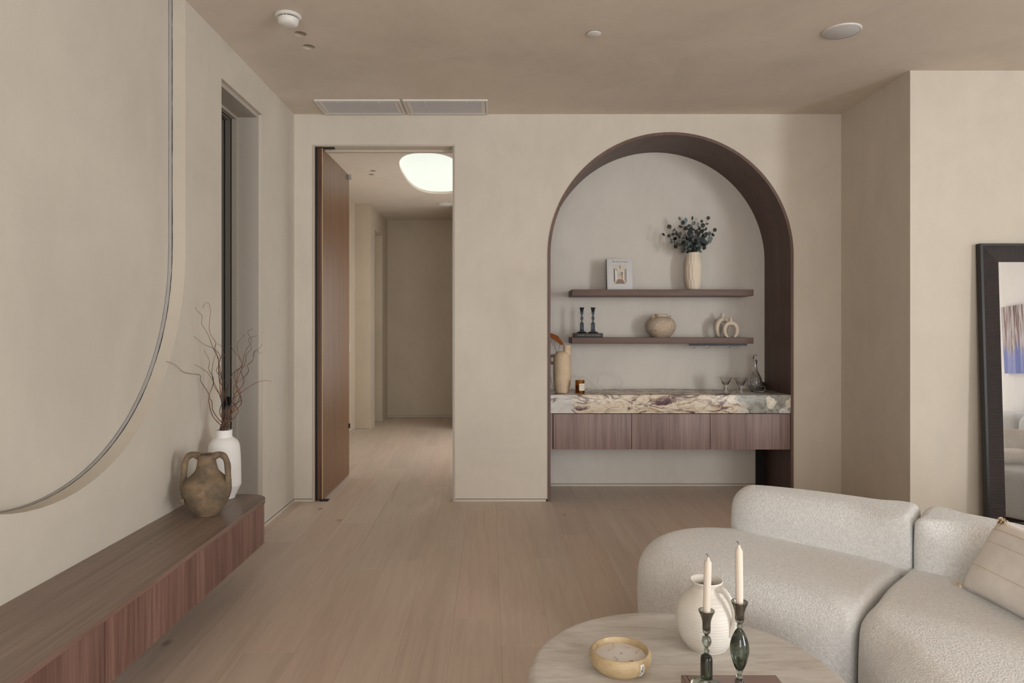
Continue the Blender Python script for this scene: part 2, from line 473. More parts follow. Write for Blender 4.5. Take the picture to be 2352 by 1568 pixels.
_p = M['sky_panel'].node_tree.nodes['Principled BSDF']
_p.inputs['Emission Color'].default_value = srgb((226, 236, 228)); _p.inputs['Emission Strength'].default_value = .72

# ------------------------------------------------------------------ the setting
ZB = 5.38          # back wall
ZN = 5.91          # niche back
XL = -1.62         # left wall
H = 3.05
XR = 6.5; YR = -5.0
XC = 2.69; ZC = 4.475      # the wall that steps forward on the right
AX = 1.345; AR = .9676; AS = 1.939     # arch centre x, outer radius, spring height

def struct(o, label=None): o['kind'] = 'structure'; return o

# floor with planks
fl = struct(box('floor', XL-.6, XR+.3, YR-.2, 10.9, -.12, -.019, M['subfloor']))
rnd = random.Random(5)
PW = .2165; ang = math.radians(.85)
bmp = bmesh.new()
c = .004
g = .0001
def pl_verts(z, i): return [(-.5+i, 0), (.5-i, 0), (.5-i, 1), (-.5+i, 1)]
def plank_mesh(length):
    bm = bmesh.new(); w = PW/2-g; ch = .0009
    lo = [bm.verts.new(p) for p in ((-w, g, -.018), (w, g, -.018), (w, length-g, -.018), (-w, length-g, -.018))]
    mi = [bm.verts.new(p) for p in ((-w, g, -ch), (w, g, -ch), (w, length-g, -ch), (-w, length-g, -ch))]
    hi = [bm.verts.new(p) for p in ((-w+ch, g+ch, 0), (w-ch, g+ch, 0), (w-ch, length-g-ch, 0), (-w+ch, length-g-ch, 0))]
    for a, b in ((lo, mi), (mi, hi)):
        for i in range(4): bm.faces.new((a[i], a[(i+1) % 4], b[(i+1) % 4], b[i]))
    bm.faces.new(hi); bm.faces.new(lo[::-1])
    bmesh.ops.recalc_face_normals(bm, faces=bm.faces)
    me = bpy.data.meshes.new('plank'); bm.to_mesh(me); bm.free(); me.materials.append(M['plank']); return me
lens = [1.9, 2.2, 2.5]
PM = {l: plank_mesh(l) for l in lens}
x0 = -.409+math.tan(ang)*0
k = -8
while True:
    xs = x0+PW*(k+.5)
    if xs > XR+.15: break
    y = -3.1-rnd.random()*1.6
    while y < 10.7:
        l = rnd.choice(lens)
        # planks of the hall stop at the hall's right wall
        xx = xs-math.sin(ang)*(y-1.7)
        if y+l > -3.1 and not (y > 6.0 and xx > .6):
            o = bpy.data.objects.new('plank', PM[l]); COL.objects.link(o); o.parent = fl
            o.location = (xx, y, 0); o.rotation_euler = (0, 0, ang)
        y += l
    k += 1

# ceiling with the skylight and the recessed light holes
def sellipse(cx, cy, a, b, n=3.2, seg=64):
    out = []
    for i in range(seg):
        t = 2*PI*i/seg; ct, st = math.cos(t), math.sin(t)
        out.append((cx+a*math.copysign(abs(ct)**(2/n), ct), cy+b*math.copysign(abs(st)**(2/n), st)))
    return out
def circ(cx, cy, r, seg=32): return [(cx+r*math.cos(2*PI*i/seg), cy+r*math.sin(2*PI*i/seg)) for i in range(seg)]
SKY = sellipse(-.725, 7.55, .335, .985, 2.7)
DL = [(-1.146, 3.92, .036), (-1.148, 4.10, .036), (-1.41, 7.47, .033), (-1.36, 7.30, .033)]
ceil = struct(plate('ceiling', [(XL-.6, YR-.2), (XR+.2, YR-.2), (XR+.2, 10.9), (XL-.6, 10.9)],
                    [sellipse(-.725, 7.55, .335, .985, 2.7)]+[circ(*d) for d in DL], lambda a, b, d: (a, b, H+d), .14, M['ceiling']))
# skylight shaft and diffuser
bm = bmesh.new(); seg = len(SKY)
lo = [bm.verts.new((a, b, H+.14)) for a, b in SKY]; hi = [bm.verts.new((a, b, H+.24)) for a, b in SKY]
for i in range(seg): bm.faces.new((lo[i], lo[(i+1) % seg], hi[(i+1) % seg], hi[i]))
win = struct(finish('window_2', bm, M['white_paint'], None, True))
plate('skylight_pane', sellipse(-.725, 7.55, .334, .984, 2.7), [], lambda a, b, d: (a, b, H+.03+d), .01, M['sky_panel'], win)

# back wall with the doorway and the arch
DX0, DX1, DH = at(722, ZB), at(1042, ZB), hz(336, ZB)
arc = [(AX+AR*math.cos(PI-PI*i/64), AS+AR*math.sin(PI-PI*i/64)) for i in range(65)]
out = [(XL-.12, 0), (DX0, 0), (DX0, DH), (DX1, DH), (DX1, 0), (AX-AR, 0)]+arc+[(AX+AR, 0), (XC+.05, 0), (XC+.05, H), (XL-.12, H)]
wb = struct(plate('wall_back', out, [], lambda a, b, d: (a, ZB+d, b), .15, M['wall']))
# niche back wall (plaster) and the walnut liner of the arch
struct(box('wall_niche', AX-AR-.05, AX+AR+.05, ZN, ZN+.1, 0, H, M['niche']))
LT = .021
def arch_loop(r):
    return [(AX-r, 0)]+[(AX+r*math.cos(PI-PI*i/64), AS+r*math.sin(PI-PI*i/64)) for i in range(65)]+[(AX+r, 0)]
def band(name, o_, i_, y0, y1, mat, parent=None):
    bm = bmesh.new(); n = len(o_)
    R = [[bm.verts.new((a, y, b)) for a, b in lp] for lp, y in ((o_, y0), (i_, y0), (i_, y1), (o_, y1))]
    for j in range(4):
        A, B = R[j], R[(j+1) % 4]
        for i in range(n-1): bm.faces.new((A[i], A[i+1], B[i+1], B[i]))
    bm.faces.new([R[j][0] for j in range(4)]); bm.faces.new([R[j][-1] for j in range(4)])
    return finish(name, bm, mat, parent, True, autos=35)
lin = struct(band('trim_1', arch_loop(AR), arch_loop(AR-LT), ZB-.004, ZN, M['liner']))
band('arch_edging', arch_loop(AR+.0005), arch_loop(AR-LT-.0006), ZB-.0065, ZB-.003, M['liner_edge'], lin)
box('side_return', AX+AR-.10, AX+AR-.021, ZN-.005, ZN-.001, 0, .9, M['shadowgap'], lin)['label'] = 'thin dark return at the back of the arch'

# left wall: deep U recess up to the ceiling, full-height window opening near the corner
UC, UR = 2.47, 1.05; US = 1.77
WZ0, WZ1, WH = 3.974, 4.66, 2.817
uarc = [(UC+UR*math.cos(-PI*i/48), US+UR*math.sin(-PI*i/48)) for i in range(49)]     # from far side down to near side
out = [(YR-.1, 0), (WZ0, 0), (WZ0, WH), (WZ1, WH), (WZ1, 0), (ZB+.02, 0), (ZB+.02, H), (UC+UR, H)]+uarc+[(UC-UR, H), (YR-.1, H)]
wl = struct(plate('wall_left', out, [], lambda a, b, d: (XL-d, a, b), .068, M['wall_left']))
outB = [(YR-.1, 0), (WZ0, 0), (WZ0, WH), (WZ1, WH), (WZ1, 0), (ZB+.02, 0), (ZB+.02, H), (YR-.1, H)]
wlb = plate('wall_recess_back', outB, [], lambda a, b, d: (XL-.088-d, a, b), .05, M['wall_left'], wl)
# aluminium channel round the edge of the recess, with the dark cracked joints on both sides
def u_loop(r): return [(UC+r, H)]+[(UC+r*math.cos(-PI*i/48), US+r*math.sin(-PI*i/48)) for i in range(49)]+[(UC-r, H)]
def uband(name, r0, r1, xa, xb, mat, parent):
    bm = bmesh.new(); o_, i_ = u_loop(r0), u_loop(r1); n = len(o_)
    R = [[bm.verts.new((x, a, b)) for a, b in lp] for lp, x in ((o_, xa), (i_, xa), (i_, xb), (o_, xb))]
    for j in range(4):
        A, B = R[j], R[(j+1) % 4]
        for i in range(n-1): bm.faces.new((A[i], A[i+1], B[i+1], B[i]))
    return finish(name, bm, mat, parent, True, autos=35)
uband('recess_edge', UR+.01, UR-.001, XL-.0004, XL-.0682, M['band'], wl)
wlu = uband('recess_channel', UR+.03, UR-.0015, XL-.0695, XL-.0865, M['alu'], wl)
def crack(name, x, r, w, seed):
    rr = random.Random(seed); bm = bmesh.new()
    lp = u_loop(r); dense = []
    for i in range(len(lp)-1):
        m_ = 60 if i == 0 or i == len(lp)-2 else 3
        for k_ in range(m_): dense.append((lp[i][0]+(lp[i+1][0]-lp[i][0])*k_/m_, lp[i][1]+(lp[i+1][1]-lp[i][1])*k_/m_))
    prev = None; val = 1
    for (a, b) in dense:
        d = Vector((a-UC, max(-9, min(0, b-US)) if b < US else 0)); d = d.normalized() if d.length else Vector((1, 0))
        val = .65*val+.35*rr.uniform(.0, 1.9); ww = w*max(.25, val)
        p = [bm.verts.new((x+ww, a-d.x*.0006, b-d.y*.0006)), bm.verts.new((x-ww, a-d.x*.0006, b-d.y*.0006)), bm.verts.new((x-ww, a+d.x*.001, b+d.y*.001)), bm.verts.new((x+ww, a+d.x*.001, b+d.y*.001))]
        if prev:
            for q in range(4): bm.faces.new((prev[q], prev[(q+1) % 4], p[(q+1) % 4], p[q]))
        prev = p
    return finish(name, bm, M['black'], wl)
crack('joint', XL-.0685, UR-.0012, .0016, 3)
crack('joint', XL-.0872, UR-.0012, .0009, 8)

# window in the left wall: stepped reveal and grey frame with dark glass
w1 = struct(empty('window_1', (XL, (WZ0+WZ1)/2, 0)))
def wreveal(name, x_in, x_out, inset, mat, wdt=.05):
    """a frame with its opening inset from the wall opening, between depths x_in..x_out behind the wall face"""
    a0, a1, t = WZ0+inset, WZ1-inset, WH-inset
    o_ = [(WZ0-wdt, 0), (WZ0-wdt, WH+wdt), (WZ1+wdt, WH+wdt), (WZ1+wdt, 0)]
    i_ = [(a0, 0), (a0, t), (a1, t), (a1, 0)]
    bm = bmesh.new(); R = [[bm.verts.new((x, a, b)) for a, b in lp] for lp, x in ((o_, x_in), (i_, x_in), (i_, x_out), (o_, x_out))]
    for j in range(4):
        A, B = R[j], R[(j+1) % 4]
        for i in range(3): bm.faces.new((A[i], A[i+1], B[i+1], B[i]))
    ob = finish(name, bm, mat, w1); ob.matrix_parent_inverse = Matrix.Translation((-XL, -(WZ0+WZ1)/2, 0)); return ob
wreveal('window_reveal', XL-.026, XL-.160, .024, M['reveal'])
wreveal('window_stop', XL-.1605, XL-.195, .040, M['reveal'])
wreveal('window_gasket', XL-.1955, XL-.203, .041, M['black'])
wreveal('window_frame', XL-.2035, XL-.235, .050, M['frame_grey'])
wreveal('window_gasket', XL-.2355, XL-.243, .052, M['black'])
wreveal('window_frame', XL-.2435, XL-.262, .058, M['frame_grey'])
g_ = box('window_pane', XL-.30, XL-.2625, WZ0-.04, WZ1+.04, 0, WH+.04, M['dark_glass'], w1); g_.matrix_parent_inverse = Matrix.Translation((-XL, -(WZ0+WZ1)/2, 0))
g_ = box('window_latch', XL-.232, XL-.198, WZ1-.066, WZ1-.046, .84, .90, M['black'], w1); g_.matrix_parent_inverse = Matrix.Translation((-XL, -(WZ0+WZ1)/2, 0))
# a sill under the opening
struct(box('trim_2', XL-.30, XL-.001, WZ0, WZ1, 0, .02, M['trimcol']))

# the wall that steps forward on the right
struct(box('wall_right_front', XC, XR+.15, ZC, ZB+.15, 0, H, M['wall']))
# right and rear walls (outside the frame) with their windows; the mirror shows the right one
struct(plate('wall_right', [(YR-.1, 0), (ZC, 0), (ZC, H), (YR-.1, H)], [[(1.0, .25), (3.2, .25), (3.2, 2.8), (1.0, 2.8)], [(-4.5, .5), (-1.5, .5), (-1.5, 2.8), (-4.5, 2.8)]], lambda a, b, d: (XR+d, a, b), .12, M['white_paint']))
struct(plate('wall_rear', [(XL-.15, 0), (XR+.1, 0), (XR+.1, H), (XL-.15, H)],
             [[(2.9, .12), (6.2, .12), (6.2, 2.85), (2.9, 2.85)], [(-1.35, .12), (.95, .12), (.95, 2.85), (-1.35, 2.85)]], lambda a, b, d: (a, YR-d, b), .12, M['wall']))
def wframe(name, a0, a1, b0, b1, fm, n):
    w = struct(empty(name)); t = .04
    for k_ in range(n+1):
        a = a0+(a1-a0)*k_/n
        aa, bb = max(a0, a-t/2), min(a1, a+t/2)
        p0 = fm(aa, b0, .055); p1 = fm(bb, b1, .10)
        box('mullion', min(p0[0], p1[0]), max(p0[0], p1[0]), min(p0[1], p1[1]), max(p0[1], p1[1]), b0, b1, M['black_metal'], w)
    for b in (b0, b1-t):
        p0 = fm(a0, b, .055); p1 = fm(a1, b+t, .10)
        box('rail', min(p0[0], p1[0]), max(p0[0], p1[0]), min(p0[1], p1[1]), max(p0[1], p1[1]), b, b+t, M['black_metal'], w)
wframe('window_3', 1.0, 3.2, .25, 2.8, lambda a, b, d: (XR+d, a, b), 2)
wframe('window_6', -4.5, -1.5, .5, 2.8, lambda a, b, d: (XR+d, a, b), 2)
wframe('window_4', 2.9, 6.2, .12, 2.85, lambda a, b, d: (a, YR-d, b), 3)
wframe('window_5', -1.35, .95, .12, 2.85, lambda a, b, d: (a, YR-d, b), 2)

# hall behind the door
HX = -1.95
struct(box('wall_hall_left', HX-.1, HX, ZB+.15, 9.18, 0, H, M['hall']))
struct(box('wall_hall_return', HX-.1, -1.745, 9.18, 9.34, 0, H, M['hall']))
# side wall with the recessed doorway
struct(plate('wall_hall_side', [(9.34, 0), (9.52, 0), (9.52, 2.75), (10.14, 2.75), (10.14, 0), (10.6, 0), (10.6, H), (9.34, H)], [], lambda a, b, d: (-1.745-d, a, b), .13, M['hall']))
struct(box('door_2', -1.93, -1.88, 9.40, 10.25, .01, 2.8, M['hall']))
struct(box('wall_hall_end', HX-.1, .45, 10.6, 10.75, 0, H, M['hall']))
struct(plate('wall_hall_right', [(ZB+.15, 0), (10.6, 0), (10.6, H), (ZB+.15, H)], [[(6.9, .15), (8.6, .15), (8.6, 2.6), (6.9, 2.6)]], lambda a, b, d: (.31+d, a, b), .03, M['hall']))

struct(box('hall_light_block', -.55, .309, 9.2, 9.34, 0, H, M['hall']))  # added out of view to keep light off the far end of the hall
# baseboards: a thin flush strip with a dark line above it
def basebd(name, x0, x1, y0, y1, axis, side, h=.017, pr=.004):
    if axis == 'x':   # runs along x, face toward -y
        b = box(name, x0, x1, y0-pr, y0+.001, 0, h, M['base']); box('joint_line', x0, x1, y0-.0008, y0+.001, h, h+.0035, M['shadowgap'], b)
    else:
        b = box(name, x0-.001 if side > 0 else x0-pr, x0+pr if side > 0 else x0+.001, y0, y1, 0, h, M['base'])
        box('joint_line', x0-.001, x0+.0008, y0, y1, h, h+.0035, M['shadowgap'], b)
    return struct(b)
basebd('baseboard_back_left', XL, DX0-.012, ZB, 0, 'x', 0)
basebd('baseboard_back_middle', DX1+.012, AX-AR-.012, ZB, 0, 'x', 0)
basebd('baseboard_back_right', AX+AR, XC, ZB, 0, 'x', 0)
basebd('baseboard_niche', AX-AR+LT, AX+AR-LT, ZN, 0, 'x', 0)
basebd('baseboard_left', XL, 0, WZ1+.001, ZB-.004, 'y', 1)
basebd('baseboard_hall_end', -1.745, .3, 10.6, 0, 'x', 0)
basebd('baseboard_hall_return', HX, -1.745, 9.18, 0, 'x', 0)
basebd('baseboard_hall_left', HX, 0, ZB+.16, 9.17, 'y', 1)
struct(box('trim_4', AX-AR-.013, AX-AR-.001, ZB-.006, ZB-.001, 0, .019, M['black']))

# doorway trim and the pivot door standing open into the hall
tr = struct(empty('trim_3', (0, ZB, 0)))
for nm, a0, a1, b0, b1 in (('jamb_trim', DX0-.012, DX0-.001, 0, DH+.011), ('jamb_trim', DX1+.001, DX1+.012, 0, DH+.011), ('head_trim', DX0-.001, DX1+.001, DH, DH+.011)):
    t_ = box(nm, a0, a1, -.006, .0, b0, b1, M['trimcol'], tr, .0015)
for a0 in (DX1-.0004,):
    box('jamb_strip', a0-.008, a0, .002, .03, 0, DH, M['alu'], tr)
box('jamb_strip', DX0+.0004, DX0+.016, .02, .05, 0, DH, M['black'], tr)['label'] = 'black strip standing in for the dark gap beside the door leaf'  # black strip paints in the dark gap between jamb and leaf
box('head_stop', DX0+.001, DX1-.001, .10, .13, DH-.02, DH, M['trimcol'], tr)
LX1 = at(740, ZB); LX0 = at(727.5, ZB); LZ1 = 6.343
dr = struct(empty('door_1', ((LX0+LX1)/2, ZB+.03, 0)))
def ch(o, par):          # keep world coordinates when parenting to a placed empty
    o.matrix_parent_inverse = Matrix.Translation(-par.location); return o
ch(box('door_leaf', LX0, LX1-.002, ZB+.012, LZ1, .012, DH-.012, M['door_edge'], dr, .001), dr)['label'] = 'reddish brown door edge'
ch(box('door_face', LX1-.002, LX1, ZB+.014, LZ1, .012, DH-.012, M['door'], dr), dr)
ch(box('edge_bead', LX1-.0045, LX1+.0006, ZB+.0105, ZB+.0145, .012, DH-.012, M['bowl_wood'], dr), dr)['label'] = 'pale bead along the door edge'
ch(box('top_pivot', LX0+.006, LX1+.09, ZB+.02, ZB+.05, DH-.010, DH-.002, M['black'], dr), dr)
ch(box('bottom_pivot', LX0+.02, LX1+.045, ZB+.0, ZB+.05, .0005, .009, M['black'], dr), dr)
ch(box('top_catch', LX1+.001, LX1+.03, LZ1-.05, LZ1+.0, DH-.05, DH-.012, M['alu'], dr), dr)
ch(box('door_handle', LX1+.0, LX1+.012, LZ1-.025, LZ1-.004, hz(982, LZ1), hz(972, LZ1), M['black'], dr), dr)

# ------------------------------------------------------------------ ceiling fittings
def frame_grille(name, x0, x1, y0, y1, label):
    v = tag(empty(name, ((x0+x1)/2, (y0+y1)/2, H)), label, 'vent', 'air vents in the ceiling over the doorway')
    m_ = [M['white_plastic']]
    def bb(nm, *a, **k_): return ch(box(nm, *a, **k_), v)
    f = .028; dz = .012
    bm = bmesh.new()
    o_ = [(x0, y0), (x1, y0), (x1, y1), (x0, y1)]; i_ = [(x0+.016, y0+.016), (x1-.016, y0+.016), (x1-.016, y1-.016), (x0+.016, y1-.016)]
    fr = plate('outer_frame', o_, [i_], lambda a, b, d: (a, b, H-dz+d), dz-.0002, m_[0], v); ch(fr, v)
    a0, a1, b0, b1 = x0+.020, x1-.020, y0+.020, y1-.020
    fr = plate('inner_frame', [(a0, b0), (a1, b0), (a1, b1), (a0, b1)], [[(a0+f, b0+f*.6), (a1-f, b0+f*.6), (a1-f, b1-f*.6), (a0+f, b1-f*.6)]], lambda a, b, d: (a, b, H-.010+d), .009, m_[0], v); ch(fr, v)
    ch(box('backing', x0+.005, x1-.005, y0+.005, y1-.005, H-.0035, H-.0005, M['frame_grey'], v), v)
    bm = bmesh.new(); n = 15
    for k_ in range(n):
        yy = b0+f*.6+(b1-b0-f*1.2)*(k_+.5)/n
        w_ = (b1-b0-f*1.2)/n*.36
        vs = add_box(bm, a0+f, a1-f, yy-w_, yy+w_, H-.0095, H-.0065)
    s = finish('slats', bm, newgr, v); s['kind'] = 'stuff'; ch(s, v)
    for xx in (x0+(x1-x0)*.25, x0+(x1-x0)*.75):
        ch(lathe('latch', [(0, H-.015), (.005, H-.0145), (.0055, H-.012), (.0055, H-.010)], m_[0], v, 12, cap0=False), v).location = (xx, y0+.026, 0)
    return v
newgr = newmat('grille_slat_paint', (206, 204, 206), .5)[0]
frame_grille('ceiling_vent', -1.370, -.739, 5.033, 5.355, 'white slatted ceiling vent, the one nearer the left wall')
frame_grille('ceiling_vent', -.717, -.090, 5.033, 5.355, 'white slatted ceiling vent, the one nearer the arched niche')

sd = tag(empty('smoke_detector', (-1.144, 3.69, H)), 'white domed smoke detector on the ceiling near the left wall', 'smoke detector')
lathe('base', [(.0, -.0005), (.068, -.0005), (.070, -.006), (.066, -.012), (.056, -.015), (.0, -.015)], M['white_plastic'], sd, 48, cap0=False)
lathe('vent_gap', [(.052, -.0148), (.052, -.021)], M['shadowgap'], sd, 48, cap0=True)
lathe('cover', [(.0, -.020), (.055, -.020), (.056, -.024), (.054, -.042), (.046, -.052), (.030, -.058), (0, -.059)], M['white_plastic'], sd, 48, cap0=False)
for i in range(2):
    t_ = box('rib', -.012+.018*i, -.009+.018*i, -.0555, -.053, -.022, -.014, M['white_plastic'], sd)

def downlight(x, y, r, label):
    d = tag(empty('recessed_light', (x, y, H)), label, 'ceiling light', 'small recessed ceiling lights')
    lathe('reflector', [(r-.0005, .001), (r*.93, .02), (r*.8, .05), (r*.5, .075)], M['trimcol'], d, 32, cap0=False, cap1=True)
    lathe('lens', [(0, .060), (r*.45, .060), (r*.5, .068)], M['white_plastic'], d, 24, cap0=False)
    return d
downlight(*DL[0], 'small round recessed ceiling light just behind the smoke detector')
downlight(*DL[1], 'small round recessed ceiling light, second behind the smoke detector')
downlight(*DL[2], 'small recessed light in the hall ceiling, the farther of two')
downlight(*DL[3], 'small recessed light in the hall ceiling, the nearer of two')
sp = tag(empty('ceiling_sensor', (.539, 3.91, H)), 'small white round sprinkler cover in the middle of the ceiling', 'sprinkler cover')
lathe('cover_plate', [(0, -.010), (.036, -.010), (.041, -.007), (.041, -.004)], M['white_plastic'], sp, 40, cap0=False)
lathe('collar', [(.036, -.005), (.036, -.0003)], M['frame_grey'], sp, 40, cap0=False)
sk = tag(empty('ceiling_speaker', (1.943, 3.88, H)), 'large round white ceiling speaker grille near the stepped wall', 'speaker')
gm, gnt, gp = newmat('speaker_mesh', (205, 203, 202), .6)
vo = N(gnt, 'ShaderNodeTexVoronoi'); vo.inputs['Scale'].default_value = 260; L(gnt, coords(gnt), vo.inputs['Vector']); bump(gnt, gp, vo.outputs['Distance'], .4, .001)
lathe('grille', [(0, -.009), (.094, -.008), (.098, -.006)], gm, sk, 56, cap0=False)
lathe('rim', [(.097, -.0085), (.103, -.006), (.104, -.0003)], M['white_plastic'], sk, 56, cap0=False)
s2 = tag(empty('hall_smoke_detector', (at(1023, 9.2), 9.2, H)), 'white round detector on the far hall ceiling beyond the skylight', 'smoke detector')
lathe('base', [(0, -.0005), (.11, -.0005), (.11, -.012), (.1, -.018), (0, -.018)], M['white_plastic'], s2, 40, cap0=False)
lathe('cover', [(0, -.03), (.08, -.028), (.09, -.0175)], M['white_plastic'], s2, 40, cap0=False)
swp = tag(box('wall_switch', HX+.0005, HX+.010, 8.75, 8.87, 1.06, 1.18, M['white_plastic'], None, .002), 'small white switch plate on the hall wall beside the door edge', 'switch')

# ------------------------------------------------------------------ bench
BT, BB, BXF, BE = .456, .226, -1.246, 3.727
be = tag(empty('floating_bench', (XL, 2.0, BB)), 'long low floating walnut bench with rounded end along the left wall', 'bench')
Y0 = .2
def rounded_top(xf, ye, r):
    pts = [(XL+.001, Y0), (xf, Y0)]
    for i in range(13):
        a = -0+ (PI/2)*i/12
        pts.append((xf-r+r*math.cos(a), ye-r+r*math.sin(a)))
    pts.append((XL+.001, ye)); return pts
def slab(name, outl, z0, z1, mat, par, bev=0):
    bm = bmesh.new()
    a = [bm.verts.new((x, y, z0)) for x, y in outl]; b = [bm.verts.new((x, y, z1)) for x, y in outl]
    n = len(outl); bm.faces.new(a[::-1]); bm.faces.new(b)
    for i in range(n): bm.faces.new((a[i], a[(i+1) % n], b[(i+1) % n], b[i]))
    if bev:
        es = [e for e in bm.edges if abs(e.verts[0].co.z-e.verts[1].co.z) < 1e-6]
        bmesh.ops.bevel(bm, geom=es, offset=bev, segments=2, profile=.5, affect='EDGES')
    o = finish(name, bm, mat, par, True, autos=40)
    return ch(o, par) if par else o
JY = at(0, 1)  # unused
split = 2.86
pts = rounded_top(BXF+.006, BE, .14)
far = [p for p in pts if p[1] > split]
far = [(XL+.001, split+.0004), (BXF+.006, split+.0004)]+far
near = [(XL+.001, Y0), (BXF+.006, Y0), (BXF+.006, split-.0004), (XL+.001, split-.0004)]
slab('bench_top', near, BT-.003, BT, M['bench_top'], be)
slab('bench_top', far, BT-.003, BT, M['bench_top'], be)
slab('top_edging', rounded_top(BXF+.0055, BE-.0005, .14), BT-.021, BT-.0032, M['bench_edge'], be)
slab('carcass', rounded_top(BXF-.022, BE-.02, .125), BB, BT-.021, M['bench_edge'], be)
# two fronts: seam seen near the bottom left of the photo
JY = 1.246*F/(1148-241)
def front(y0, y1, curved):
    if not curved:
        o = box('bench_front', BXF-.02, BXF, y0, y1, BB-.002, BT-.0215, M['bench_front'], be, .0008); return ch(o, be)
    outl = [(BXF, y0)]
    r = .13
    for i in range(13):
        a = (PI/2)*i/12; outl.append((BXF-r+r*math.cos(a), BE-.006-r+r*math.sin(a)))
    outl += [(XL+.001, BE-.006), (XL+.001, BE-.018)]
    for i in range(12, -1, -1):
        a = (PI/2)*i/12; outl.append((BXF-r+(r-.018)*math.cos(a), BE-.006-r+(r-.018)*math.sin(a)))
    outl.append((BXF-.018, y0))
    return slab('bench_front', outl, BB-.002, BT-.0215, M['bench_front'], be)
front(Y0, JY-.0026, False)
front(JY+.0026, BE, True)
ch(box('shadow_gap', BXF-.021, BXF-.012, JY-.0026, JY+.0026, BB, BT-.0215, M['shadowgap'], be), be)

# ------------------------------------------------------------------ brown two-handled jar
jx, jy = at(475, 3.32), 3.32
jar = tag(empty('clay_jar', (jx, jy, BT)), 'rough brown clay jar with two tall handles on the bench', 'jar')
rj = random.Random(2)
prof = [(.0, .001), (.052, .001), (.058, .006), (.078, .030), (.101, .070), (.1135, .110), (.112, .140), (.098, .168), (.074, .190), (.054, .212), (.045, .240), (.041, .266), (.042, .284), (.046, .290)]
inner = [(.046, .290), (.041, .292), (.036, .284), (.035, .262), (.038, .236), (.048, .205), (.06, .19)]
def lump(t, z): return 1+.012*math.sin(3*t+z*30)+.008*math.sin(5*t-z*45)
lathe('body', crspline(prof, 5)+crspline(inner, 3)[1:], M['clay'], jar, 56, mod=lump, cap0=False)
def jhandle(dx, s):
    pts = [(dx*.034, -.004, .280), (dx*.060, -.004, .290), (dx*.086, -.006, .282), (dx*.102, -.008, .250), (dx*.107, -.010, .200), (dx*.108, -.012, .150), (dx*(.112 if s else .104), -.014, .118)]
    p = crspline(pts, 6); n = len(p)
    rad = [.0145+.0008*math.sin(i*.7)+.003*(abs(i/n-.5)*2)**2 for i in range(n)]
    tube('handle', p, rad, M['clay'], jar, 12)
jhandle(-1, True); jhandle(1, False)
lathe('knob', [(0, 0), (.014, .0), (.011, .012), (.006, .02), (0, .022)], M['clay'], jar, 14, cap0=False).location = (-.078, -.086, .084)
bpy.data.objects[jar.children[-1].name].rotation_euler = (1.3, 0, -.7)

# ------------------------------------------------------------------ tall white vase
vx, vy = at(515, 3.64), 3.64
va = tag(empty('white_vase', (vx, vy, BT)), 'tall matte white bottle vase at the far end of the bench', 'vase')
sc = .001
prof = [(0, .001), (.050, .001), (.054, .004), (.060, .018), (.074, .048), (.0845, .068), (.0855, .080), (.085, .130), (.0835, .20), (.080, .262), (.074, .292), (.060, .312), (.046, .322), (.0415, .328), (.0405, .345), (.0415, .362)]
inn = [(.0415, .362), (.038, .3635), (.035, .358), (.034, .33), (.045, .31), (.05, .29)]
lathe('body', crspline(prof, 4)+inn[1:], M['white_ceramic'], va, 64, cap0=False)

# willow twigs; traced polylines (x, y) in the picture plane of the vase, each with its own lean in depth
TW = [
 ([(495, 880), (492, 800), (500, 740), (488, 660), (475, 560), (470, 470), (468, 410), (440, 360), (395, 245), (357, 185), (360, 130), (320, 90), (320, 72)], -.10),
 ([(505, 880), (500, 780), (490, 700), (478, 600), (487, 520), (470, 430), (445, 350), (452, 310), (415, 250), (407, 190), (417, 100), (400, 42), (372, 62), (366, 82)], -.05),
 ([(470, 880), (432, 800), (405, 700), (410, 665), (380, 610), (348, 560), (345, 525), (240, 507), (180, 455), (120, 435)], .02),
 ([(500, 870), (478, 780), (495, 690), (445, 610), (430, 560), (395, 510), (340, 470), (308, 455)], -.02),
 ([(510, 880), (515, 800), (490, 700), (470, 640), (440, 575), (425, 520), (428, 480), (438, 420), (462, 372)], .05),
 ([(475, 880), (470, 820), (432, 760), (425, 700), (405, 670), (430, 600), (435, 545), (410, 500), (405, 470), (410, 430), (378, 372), (380, 355)], -.12),
 ([(515, 880), (505, 790), (520, 700), (495, 620), (490, 540), (470, 480), (480, 400), (440, 350), (380, 325), (335, 290), (308, 268)], .10),
 ([(540, 880), (548, 800), (575, 700), (570, 620), (590, 560), (600, 500), (630, 450), (640, 400), (660, 350), (690, 300), (665, 240), (698, 217)], .0),
 ([(545, 870), (560, 780), (600, 700), (615, 640), (590, 590), (610, 520), (630, 460), (600, 400), (560, 350), (548, 318)], .06),
 ([(535, 880), (530, 790), (555, 720), (580, 650), (620, 610), (640, 560), (620, 500), (650, 440), (655, 390), (690, 345), (670, 285), (728, 262)], -.08),
 ([(548, 840), (590, 790), (598, 750), (560, 700), (610, 650), (680, 600), (740, 570), (790, 562), (825, 568)], .03),
 ([(540, 870), (545, 800), (620, 720), (612, 660), (580, 600), (640, 540), (670, 500), (665, 460), (700, 420), (705, 370), (740, 350), (760, 318)], -.04),
 ([(530, 870), (540, 760), (520, 690), (545, 560), (580, 500), (630, 460), (600, 380), (598, 310), (635, 270), (642, 252)], .12),
 ([(520, 870), (525, 800), (500, 740), (510, 650), (478, 560), (475, 480), (480, 420), (535, 375), (560, 350), (545, 325)], .15),
 ([(525, 880), (540, 820), (555, 740), (620, 690), (600, 630), (575, 540), (600, 490), (690, 440), (715, 365), (755, 385)], .09),
 ([(508, 880), (512, 820), (530, 740), (515, 650), (530, 590), (490, 540), (455, 500), (475, 450), (495, 350), (465, 318)], .04)]
cs = 360/1045
